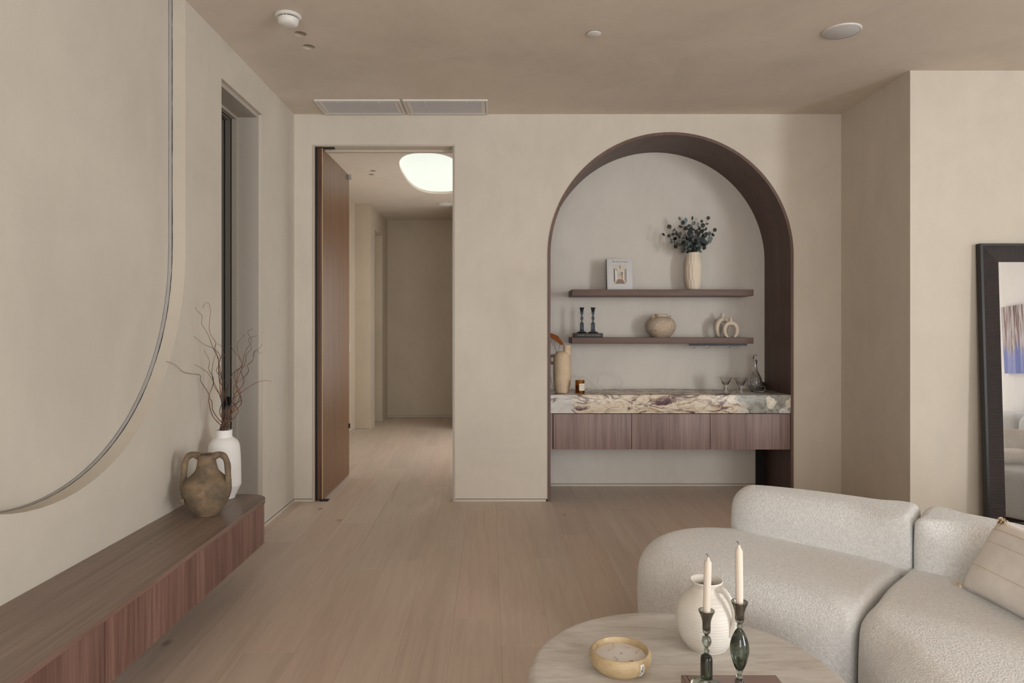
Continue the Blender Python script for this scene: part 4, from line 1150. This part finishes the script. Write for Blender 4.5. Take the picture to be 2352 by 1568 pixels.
# ------------------------------------------------------------------ sofas
def seg_d(p, a, b):
    ab = b-a; t = max(0, min(1, (p-a).dot(ab)/max(1e-9, ab.length_squared))); q = a+ab*t
    return (p-q).length, q
def puffy(name, outline, z0, z1, spine, rb, mat, par, crown=.01, spl=6, R=.1, loc=(0, 0, 0)):
    """upholstered block: closed plan outline (x, y[, edge radius]), a spine line inside it; the top rounds off with the edge radius"""
    O = [(p[0], p[1], p[2] if len(p) > 2 else R) for p in outline]
    P = closed_spline(O, spl); n = len(P)
    B = [Vector((p[0], p[1])) for p in P]; RR = [max(.015, p[2]) for p in P]
    S = [Vector(q) for q in spine]
    T = []
    for b_ in B:
        best = min((seg_d(b_, S[i], S[i+1]) for i in range(len(S)-1)), key=lambda v_: v_[0]); T.append(best[1])
    for _ in range(3): T = [(T[i-1]+T[i]*2+T[(i+1) % n])/4 for i in range(n)]
    bm = bmesh.new(); rings = []
    def tow(k_, dist):          # step from the outline toward the spine
        v_ = T[k_]-B[k_]; return B[k_]+v_.normalized()*min(dist, v_.length)
    for k_ in range(5):
        a = (PI/2)*k_/4; rings.append([bm.verts.new((*tow(i, rb*(1-math.sin(a))), z0+rb*(1-math.cos(a)))) for i in range(n)])
    for k_ in range(1, 5):
        s = k_/5; rings.append([bm.verts.new((*tow(i, -.004*math.sin(PI*s)), z0+rb+(z1-RR[i]-z0-rb)*s)) for i in range(n)])
    dmax = max(min(seg_d(t_, B[i-1], B[i])[0] for i in range(n)) for t_ in T[::6])
    K = 16
    for k_ in range(K+1):
        s = .70*(k_/K)**1.7; ring = []
        for i in range(n):
            p = B[i].lerp(T[i], s)
            d = 0 if k_ == 0 else min(seg_d(p, B[j-1], B[j])[0] for j in range(0, n))
            r_ = RR[i]; dd = min(d, r_)
            z = z1-r_+math.sqrt(max(0, r_*r_-(r_-dd)**2))+crown*math.sin(PI/2*min(1, d/(.6*dmax)))
            ring.append(bm.verts.new((p.x, p.y, z)))
        rings.append(ring)
    for a, b_ in zip(rings, rings[1:]):
        for i in range(n): bm.faces.new((a[i], a[(i+1) % n], b_[(i+1) % n], b_[i]))
    bm.faces.new(rings[0][::-1])
    bmesh.ops.triangle_fill(bm, use_beauty=True, use_dissolve=False, edges=[e for e in {e for v_ in rings[-1] for e in v_.link_edges} if len(e.link_faces) == 1])
    bmesh.ops.remove_doubles(bm, verts=rings[-1], dist=.001)
    return finish(name, bm, mat, par, True, loc)
def closed_spline(pts, n):
    out = []; m_ = len(pts)
    for i in range(m_):
        p0, p1, p2, p3 = pts[i-1], pts[i], pts[(i+1) % m_], pts[(i+2) % m_]
        for k_ in range(n):
            t = k_/n
            out.append(tuple(.5*((2*b)+(-a+c)*t+(2*a-5*b+4*c-d)*t*t+(-a+3*b-3*c+d)*t**3) for a, b, c, d in zip(p0, p1, p2, p3)))
    return out

so = tag(empty('sofa', (1.3, 2.5, 0)), 'large ivory boucle curved sofa beside the round stone table', 'sofa')
def pf(*a, **k_): return ch(puffy(*a, **k_), so)
# seat modules (plan outlines, anticlockwise seen from above)
q = .035
seat1 = [(1.190, 2.285, .05), (1.31, 2.420, q), (1.43, 2.555, q), (1.595, 2.715, q), (1.76, 2.90, .06), (1.70, 3.02), (1.52, 3.16), (1.30, 3.27), (1.06, 3.345), (.86, 3.325), (.70, 3.21), (.615, 3.04), (.625, 2.88), (.74, 2.71), (.90, 2.52), (1.04, 2.37), (1.13, 2.295, .09)]
pf('seat', seat1, .055, .408, [(.88, 3.04), (1.14, 2.88), (1.44, 2.70)], .05, M['boucle'], so, crown=.010, R=.125)
seat2 = [(1.192, 2.262, .06), (1.135, 2.10), (1.10, 1.90), (1.09, 1.60), (1.13, 1.30), (1.20, 1.08), (1.34, 1.00), (1.62, 1.02), (1.92, 1.10), (2.04, 1.22), (2.05, 1.60), (2.04, 2.0), (2.02, 2.35), (1.95, 2.62), (1.79, 2.87, .06), (1.755, 2.865, q), (1.605, 2.697, q), (1.445, 2.540, q), (1.325, 2.403, q)]
pf('seat', seat2, .055, .408, [(1.55, 1.42), (1.54, 1.8), (1.60, 2.2), (1.68, 2.42)], .05, M['boucle'], so, crown=.010, R=.125)
# backrests
back1 = [(1.145, 3.17), (1.24, 3.06), (1.37, 2.935), (1.49, 2.825), (1.608, 2.722, .05), (1.655, 2.735, q), (1.735, 2.832, q), (1.805, 2.94, q), (1.77, 3.04), (1.60, 3.18), (1.42, 3.30), (1.27, 3.37), (1.16, 3.36), (1.115, 3.27)]
pf('backrest', back1, .30, .606, [(1.24, 3.24), (1.42, 3.10), (1.60, 2.96)], .03, M['boucle'], so, crown=.002, R=.115)
back2 = [(1.640, 2.690, q), (1.70, 2.600), (1.78, 2.50), (1.845, 2.38), (1.885, 2.24), (1.905, 2.05), (1.91, 1.75), (1.92, 1.55), (2.02, 1.50), (2.17, 1.55), (2.20, 1.85), (2.20, 2.15), (2.16, 2.45), (2.06, 2.70), (1.92, 2.90), (1.84, 2.93, .05), (1.765, 2.855, q), (1.700, 2.770, q)]
pf('backrest', back2, .30, .606, [(1.86, 2.72), (1.97, 2.50), (2.04, 2.2), (2.055, 1.95), (2.05, 1.68)], .03, M['boucle'], so, crown=.002, R=.115)

# linen cushion with tassels
cu_ = tag(empty('linen_cushion', (1.775, 2.20, .545)), 'natural linen lumbar cushion with corner tassels on the ivory sofa', 'cushion')
def cushion_mesh(w, h, t, n=22, seedc=4):
    rr = random.Random(seedc); bm = bmesh.new(); S = []
    for side in (1, -1):
        g_ = [[None]*(n+1) for _ in range(n+1)]
        for i in range(n+1):
            for j in range(n+1):
                u = -1+2*i/n; v_ = -1+2*j/n
                pin = 1-.055*(1-u*u)*abs(v_)**3*0-.0
                x = w/2*u*(1-.06*(1-v_*v_)*0-.05*(1-abs(v_))**0*(1-v_*v_)*abs(u)**2)
                z = h/2*v_*(1-.07*(1-u*u)*abs(v_)**2)
                x = w/2*u*(1-.06*(1-v_*v_)*abs(u)**2)
                th = t/2*((1-u**4)*(1-v_**4))**.55
                th += .004*math.sin(5*u+3*v_)*(1-u*u)*(1-v_*v_)
                g_[i][j] = (x, z, side*th)
        S.append(g_)
    V = {}
    def vt(s, i, j):
        edge = i in (0, n) or j in (0, n); k_ = (0 if edge else s, i, j)
        if k_ not in V: V[k_] = bm.verts.new((S[s][i][j][0], -S[s][i][j][2], S[s][i][j][1]))
        return V[k_]
    for s in (0, 1):
        for i in range(n):
            for j in range(n): bm.faces.new((vt(s, i, j), vt(s, i+1, j), vt(s, i+1, j+1), vt(s, i, j+1)))
    return bm
cub = finish('cover', cushion_mesh(.60, .29, .14), M['pillow'], cu_, True)
def tassel(par, loc, d, length, n=26, seedt=1):
    rr = random.Random(seedt); bm = bmesh.new(); d = Vector(d).normalized()
    q_ = d.to_track_quat('Z', 'Y')
    def tr(p): return q_ @ Vector(p)
    bmesh.ops.create_icosphere(bm, subdivisions=2, radius=.009)
    for i in range(n):
        a = rr.uniform(0, 2*PI); s = rr.uniform(.3, 1)
        pts = [tr((0, 0, .002)), tr((.008*s*math.cos(a), .008*s*math.sin(a), length*.3)), tr((.014*s*math.cos(a), .014*s*math.sin(a), length*.65)), tr((.020*s*math.cos(a)+rr.uniform(-.003, .003), .020*s*math.sin(a), length*rr.uniform(.85, 1.05)))]
        add_tube(bm, crspline([tuple(p) for p in pts], 3), .0016, 5)
    return finish('tassel', bm, M['tassel'], par, True, loc)
# stitched lines on the cushion face
for zz in (.095, .045, -.05):
    pts = []
    for i in range(15):
        u = -.95+1.9*i/14; v_ = zz/.145; th = .070*((1-u**4)*(1-v_**4))**.55+.004*math.sin(5*u+3*v_)*(1-u*u)*(1-v_*v_)
        pts.append((.30*u*(1-.06*(1-v_*v_)*u*u), -th-.0008, zz))
    tube('stitching', pts, .0011, M['tassel'], cu_, 5)
tassel(cu_, (.29, -.005, .142), (.5, -.6, -.75), .062, seedt=3).name = 'tassel'
tassel(cu_, (-.292, -.006, .140), (.85, -.45, -.25), .075, 44, 5)
tassel(cu_, (-.30, -.003, -.142), (-1, -.2, -.15), .028, 14, seedt=7)
# orient: local +x toward the camera (-y), face (-y local) toward -x, leaning back onto the backrest
mx = Matrix(((0, 1, 0), (-1, 0, 0), (0, 0, 1)))       # columns map local axes to world
lean_ = Matrix.Rotation(math.radians(30), 3, 'Y')
cu_.rotation_euler = (lean_ @ mx).to_euler()
cu_.location = (1.752, 2.185, .540)

# ------------------------------------------------------------------ coffee table
TX, TY, TR, TZ = .529, 1.938, .448, .372
tb2 = tag(empty('coffee_table', (TX, TY, 0)), 'round travertine coffee table in front of the ivory sofa', 'table')
prof = [(0, TZ-.055), (TR-.020, TZ-.055)]
for i in range(9):
    a = -PI/2+PI*i/8; prof.append((TR-.0225+.0225*math.cos(a), TZ-.0275+.0275*math.sin(a)))
prof += [(TR-.05, TZ), (0, TZ)]
lathe('table_top', prof, M['travertine'], tb2, 128, cap0=False, autos=60)
lathe('pedestal', [(0, 0), (.26, 0), (.27, .006), (.27, .30), (.27, TZ-.0555), (0, TZ-.0555)], M['travertine'], tb2, 72, cap0=False)

# candle bowl
bx, by = at(1425, 1.975), 1.975
bo = tag(empty('candle_bowl', (bx, by, TZ+.0005)), 'round pale wooden bowl filled with a white multi-wick candle on the table', 'candle')
lathe('bowl', crspline([(0, 0), (.058, 0), (.068, .003), (.082, .016), (.0885, .034), (.0865, .048), (.0825, .0555)], 5)[:-1]+[(.0825, .0555), (.0805, .0570), (.0775, .0563), (.0745, .050), (.073, .034), (0, .034)], M['bowl_wood'], bo, 72, cap0=False)
lathe('wax', [(0, .0342), (.0725, .0342), (.0735, .0405), (.0715, .0415), (0, .0405)], M['white_wax'], bo, 64, cap0=False)
for i, (x, y) in enumerate(((-.032, .020), (-.012, .042), (.032, .036), (.0, .0), (.046, .004), (-.016, -.038), (.026, -.046))):
    a = i*1.7
    tube('wick', [tuple(Vector(p)) for p in crspline([(x, y, .040), (x+.001, y, .0445), (x+.006*math.cos(a), y+.006*math.sin(a), .047), (x+.013*math.cos(a), y+.011*math.sin(a), .0485)], 4)], .0011, M['wick'], bo, 6)
PRF = [(.012, .0795), (.018, .0835), (.026, .0872), (.034, .0889), (.042, .0884), (.0475, .0872)]
def bowl_patch(name, a0, a1, i0, i1, mat, par, lift, n=8):
    bm = bmesh.new(); G = []
    for i in range(n+1):
        a = math.radians(a0+(a1-a0)*i/n); G.append([[bm.verts.new(((r_+d)*math.cos(a), (r_+d)*math.sin(a), z_)) for z_, r_ in PRF[i0:i1]] for d in (lift-.0008, lift)])
    for i in range(n):
        for j in range(i1-i0-1):
            for d in (0, 1): bm.faces.new((G[i][d][j], G[i+1][d][j], G[i+1][d][j+1], G[i][d][j+1]))
        bm.faces.new((G[i][0][0], G[i][1][0], G[i+1][1][0], G[i+1][0][0])); bm.faces.new((G[i][0][-1], G[i][1][-1], G[i+1][1][-1], G[i+1][0][-1]))
    return finish(name, bm, mat, par, True, autos=50)
sl = bowl_patch('price_sticker', -62, -53, 0, 6, M['paper'], bo, .0012)
for a0, a1, i0 in ((-60.5, -59, 1), (-60, -57.8, 2), (-57, -55.8, 2), (-58.5, -57.6, 3), (-56.2, -55, 3)):
    bowl_patch('print_mark', a0, a1, i0, i0+2, M['blue_ink'], sl, .0015, 2)

# white jug
ux, uy = at(1622, 2.12), 2.12
ju = tag(empty('white_jug', (ux, uy, TZ+.0005)), 'white ribbed ceramic jug with one handle on the table', 'jug')
prof = [(0, 0), (.056, 0), (.062, .003), (.076, .022), (.088, .055), (.0925, .090), (.088, .122), (.072, .150), (.054, .168), (.0455, .180), (.0440, .188), (.050, .202)]
inn = [(.050, .202), (.0485, .2045), (.045, .202), (.040, .19), (.041, .178), (.055, .16), (.07, .14), (.08, .1)]
lathe('body', crspline(prof, 6)+crspline(inn, 3)[1:], M['jug'], ju, 72, cap0=False)
ha = math.radians(-56)
hp = [(.042, .188), (.060, .190), (.078, .180), (.096, .158), (.105, .130), (.103, .100), (.094, .075), (.084, .066)]
pts = crspline([(r_*math.cos(ha), r_*math.sin(ha), z_) for r_, z_ in hp], 6); n = len(pts)
tube('handle', pts, [.0095+.003*(abs(i/n-.5)*2)**3 for i in range(n)], M['jug'], ju, 14, flat=.75)

# books under the candlesticks
def flatbook(name, x0, x1, y0, y1, z0, th, cover, lab):
    b_ = tag(empty(name, ((x0+x1)/2, (y0+y1)/2, z0)), lab, 'book')
    w, d = (x1-x0)/2, (y1-y0)/2
    box('bottom_cover', -w, w, -d, d, 0, .0025, cover, b_, .0006); box('top_cover', -w, w, -d, d, th-.0025, th, cover, b_, .0006)
    box('spine', -w-.001, -w+.002, -d, d, .0, th, cover, b_, .0006)
    box('pages', -w+.002, w-.005, -d+.004, d-.004, .0025, th-.0025, M['page'], b_)
    box('hinge_groove', -w+.012, -w+.0145, -d+.001, d-.001, th-.0001, th+.0002, M['book_dark'], b_)
    return b_
flatbook('table_book', .500, .760, 1.55, 1.880, TZ+.0005, .029, M['book_mauve'], 'mauve brown hardback under the two candlesticks on the table')
BZ = TZ+.0305

def hollow(prof, inner):   # outer from base to rim then inner back down
    return crspline(prof, 4)+crspline(inner, 4)
def stick(name, x, y, parts, lab, grp='smoky glass candlesticks on the table'):
    s = tag(empty(name, (x, y, BZ)), lab, 'candlestick', grp)
    return s
# shorter stick
s1 = stick('candlestick', .548, 1.81, None, 'shorter smoky glass candlestick with a wide base on the mauve book')
bm = bmesh.new()
add_lathe(bm, [(0, 0), (.041, 0), (.0425, .004), (.041, .010), (.032, .019), (.018, .024), (.0155, .028)]+[(.0155, .028), (.0155, .078), (.0135, .086), (.007, .091), (.0048, .094)], 48)
add_lathe(bm, [(0, .026), (.0125, .03), (.0132, .076), (.011, .083), (0, .088)][::-1], 40)
finish('base', bm, M['smoke_glass'], s1, True, autos=60)
lathe('stem_bead', crspline([(.0048, .094), (.0085, .099), (.0048, .105), (.0055, .108), (.0105, .116), (.0128, .125), (.0105, .135), (.0045, .142)], 4), M['smoke_glass'], s1, 36, cap0=True, cap1=True)
lathe('cup', crspline([(.0045, .142), (.0095, .147), (.0105, .155), (.0118, .180), (.0210, .2045)], 5)+crspline([(.0210, .2045), (.0198, .2045), (.0108, .181), (.0098, .160), (.003, .152)], 5)+[(0, .152)], M['smoke_cup'], s1, 40, cap0=True)
def candle(x, y, z0, z1, r, lean, lab):
    c_ = tag(empty('taper_candle', (x, y, z0)), lab, 'candle', 'ivory taper candles on the table'); c_.rotation_euler = lean
    h = z1-z0
    lathe('wax', [(0, 0), (r*.92, 0), (r*1.02, h*.3), (r, h-.010), (r*.95, h-.004), (r*.62, h-.001), (r*.36, h+.008), (0, h+.010)], M['wax'], c_, 32, cap0=False, autos=80)
    tube('wick', crspline([(0, 0, h+.008), (-.001, 0, h+.014), (-.004, 0, h+.018), (-.0035, 0, h+.014)], 4), .0008, M['wick_dark'], c_, 6)
candle(.5475, 1.81, BZ+.165, BZ+.338, .0098, (0, math.radians(1.4), 0), 'ivory taper candle in the shorter smoky candlestick')
# taller stick
s2_ = stick('candlestick', .604, 1.72, None, 'taller smoky green glass candlestick with a long bulb stem on the mauve book')
bm = bmesh.new()
add_lathe(bm, crspline([(0, 0), (.036, 0), (.0375, .004), (.033, .012), (.018, .022), (.013, .030), (.012, .058), (.010, .068), (.0055, .072)], 3), 44)
finish('base', bm, M['smoke_glass'], s2_, True, autos=60)
bm = bmesh.new()
add_lathe(bm, crspline([(.0045, .072), (.0085, .077), (.0048, .083), (.0075, .090), (.0165, .112), (.0232, .140), (.0215, .164), (.0125, .188), (.0058, .198), (.0082, .202), (.0082, .205), (.005, .209)], 5), 48, cap0=True, cap1=True)
add_lathe(bm, crspline([(0, .092), (.0055, .096), (.0145, .114), (.0212, .140), (.0195, .163), (.0105, .187), (0, .195)], 5)[::-1], 40)
finish('bulb_stem', bm, M['smoke_glass'], s2_, True, autos=60)
# keep the cavity facing inwards
lathe('cup', crspline([(.005, .209), (.0095, .213), (.0112, .221), (.0125, .240), (.0205, .2635)], 5)+crspline([(.0205, .2635), (.0192, .2635), (.0115, .241), (.0098, .224), (.003, .218)], 5)+[(0, .218)], M['smoke_cup'], s2_, 40, cap0=True)
candle(.604, 1.72, BZ+.232, BZ+.399, .0094, (0, math.radians(-.6), 0), 'ivory taper candle in the taller smoky green candlestick')

# ------------------------------------------------------------------ what the mirror shows: painting, pale sofa, cushions
pa = tag(empty('abstract_painting', (XR-.02, .43, 1.56)), 'abstract blue and brown streaked canvas seen in the leaning mirror', 'painting')
def canvas():
    m, nt, p = newmat('streaked_canvas', (150, 140, 150), .6)
    tc = N(nt, 'ShaderNodeTexCoord'); sx = N(nt, 'ShaderNodeSeparateXYZ'); L(nt, tc.outputs['Object'], sx.inputs[0])
    mp = N(nt, 'ShaderNodeMapping'); mp.inputs['Scale'].default_value = (1, 9, .5); L(nt, tc.outputs['Object'], mp.inputs[0])
    n = noise(nt, mp.outputs[0], 3.2, 5, .6, .3); n2 = noise(nt, mp.outputs[0], 1.6, 2, .5)
    c = ramp(nt, n, [(.30, (52, 52, 74)), (.42, (120, 96, 90)), (.5, (176, 166, 168)), (.6, (206, 206, 218)), (.66, (150, 112, 90)), (.74, (90, 84, 100))])
    ad = N(nt, 'ShaderNodeMath', operation='MULTIPLY_ADD'); L(nt, n2, ad.inputs[0]); ad.inputs[1].default_value = .45; L(nt, sx.outputs[2], ad.inputs[2])
    mr = N(nt, 'ShaderNodeMapRange'); mr.inputs['From Min'].default_value = 1.60; mr.inputs['From Max'].default_value = 1.74; L(nt, ad.outputs[0], mr.inputs['Value'])
    f = ramp(nt, mr.outputs[0], [(0, (1, 1, 1, 1)), (1, (0, 0, 0, 1))])
    c = mixc(nt, f, c, ramp(nt, n2, [(.4, (108, 122, 190)), (.6, (150, 160, 212))]))
    L(nt, c, p.inputs['Base Color']); return m
ch(box('canvas', XR-.04, XR-.018, .07, .93, 1.14, 1.99, canvas(), pa), pa)
ch(box('stretcher_frame', XR-.0178, XR-.001, .10, .90, 1.17, 1.96, M['book_dark'], pa), pa)
s3 = tag(empty('grey_sofa', (5.0, 2.2, 0)), 'pale grey linen sofa seen in the leaning mirror', 'sofa')
def pf3(*a, **k_): return ch(puffy(*a, **k_), s3)
pf3('seat', [(3.75, .35), (5.2, .30), (6.30, .36), (6.36, .8), (6.36, 3.6), (6.2, 4.02), (5.2, 4.05), (3.85, 4.04), (3.63, 3.88), (3.60, 3.0), (3.60, .9)], .05, .385, [(4.4, 1.1), (5.0, 2.2), (4.5, 3.3)], .03, M['grey_boucle'], s3, R=.06)
pf3('backrest', [(5.95, .0), (6.3, -.05), (6.44, .1), (6.44, .75), (6.3, .93), (6.0, .93), (5.9, .80), (5.88, .2)], .30, .66, [(6.18, .2), (6.18, .7)], .03, M['grey_boucle'], s3, R=.10)
pf3('backrest', [(5.98, .96), (6.3, .96), (6.44, 1.15), (6.44, 2.2), (6.3, 2.38), (6.0, 2.36), (5.9, 2.2), (5.88, 1.15)], .30, .66, [(6.18, 1.2), (6.18, 2.1)], .03, M['grey_boucle'], s3, R=.12)
for (loc, rot, lab) in (((4.42, 3.20, .505), (.35, 0, -2.2), 'rumpled cream cushion on the pale sofa in the mirror, the upper one'), ((3.98, 3.42, .428), (1.52, 0, .35), 'cream cushion lying flat on the pale sofa in the mirror')):
    q_ = finish('cream_cushion', cushion_mesh(.62, .28, .13, 16), M['pillow'], None, True); q_.location = loc; q_.rotation_euler = rot
    tag(q_, lab, 'cushion')
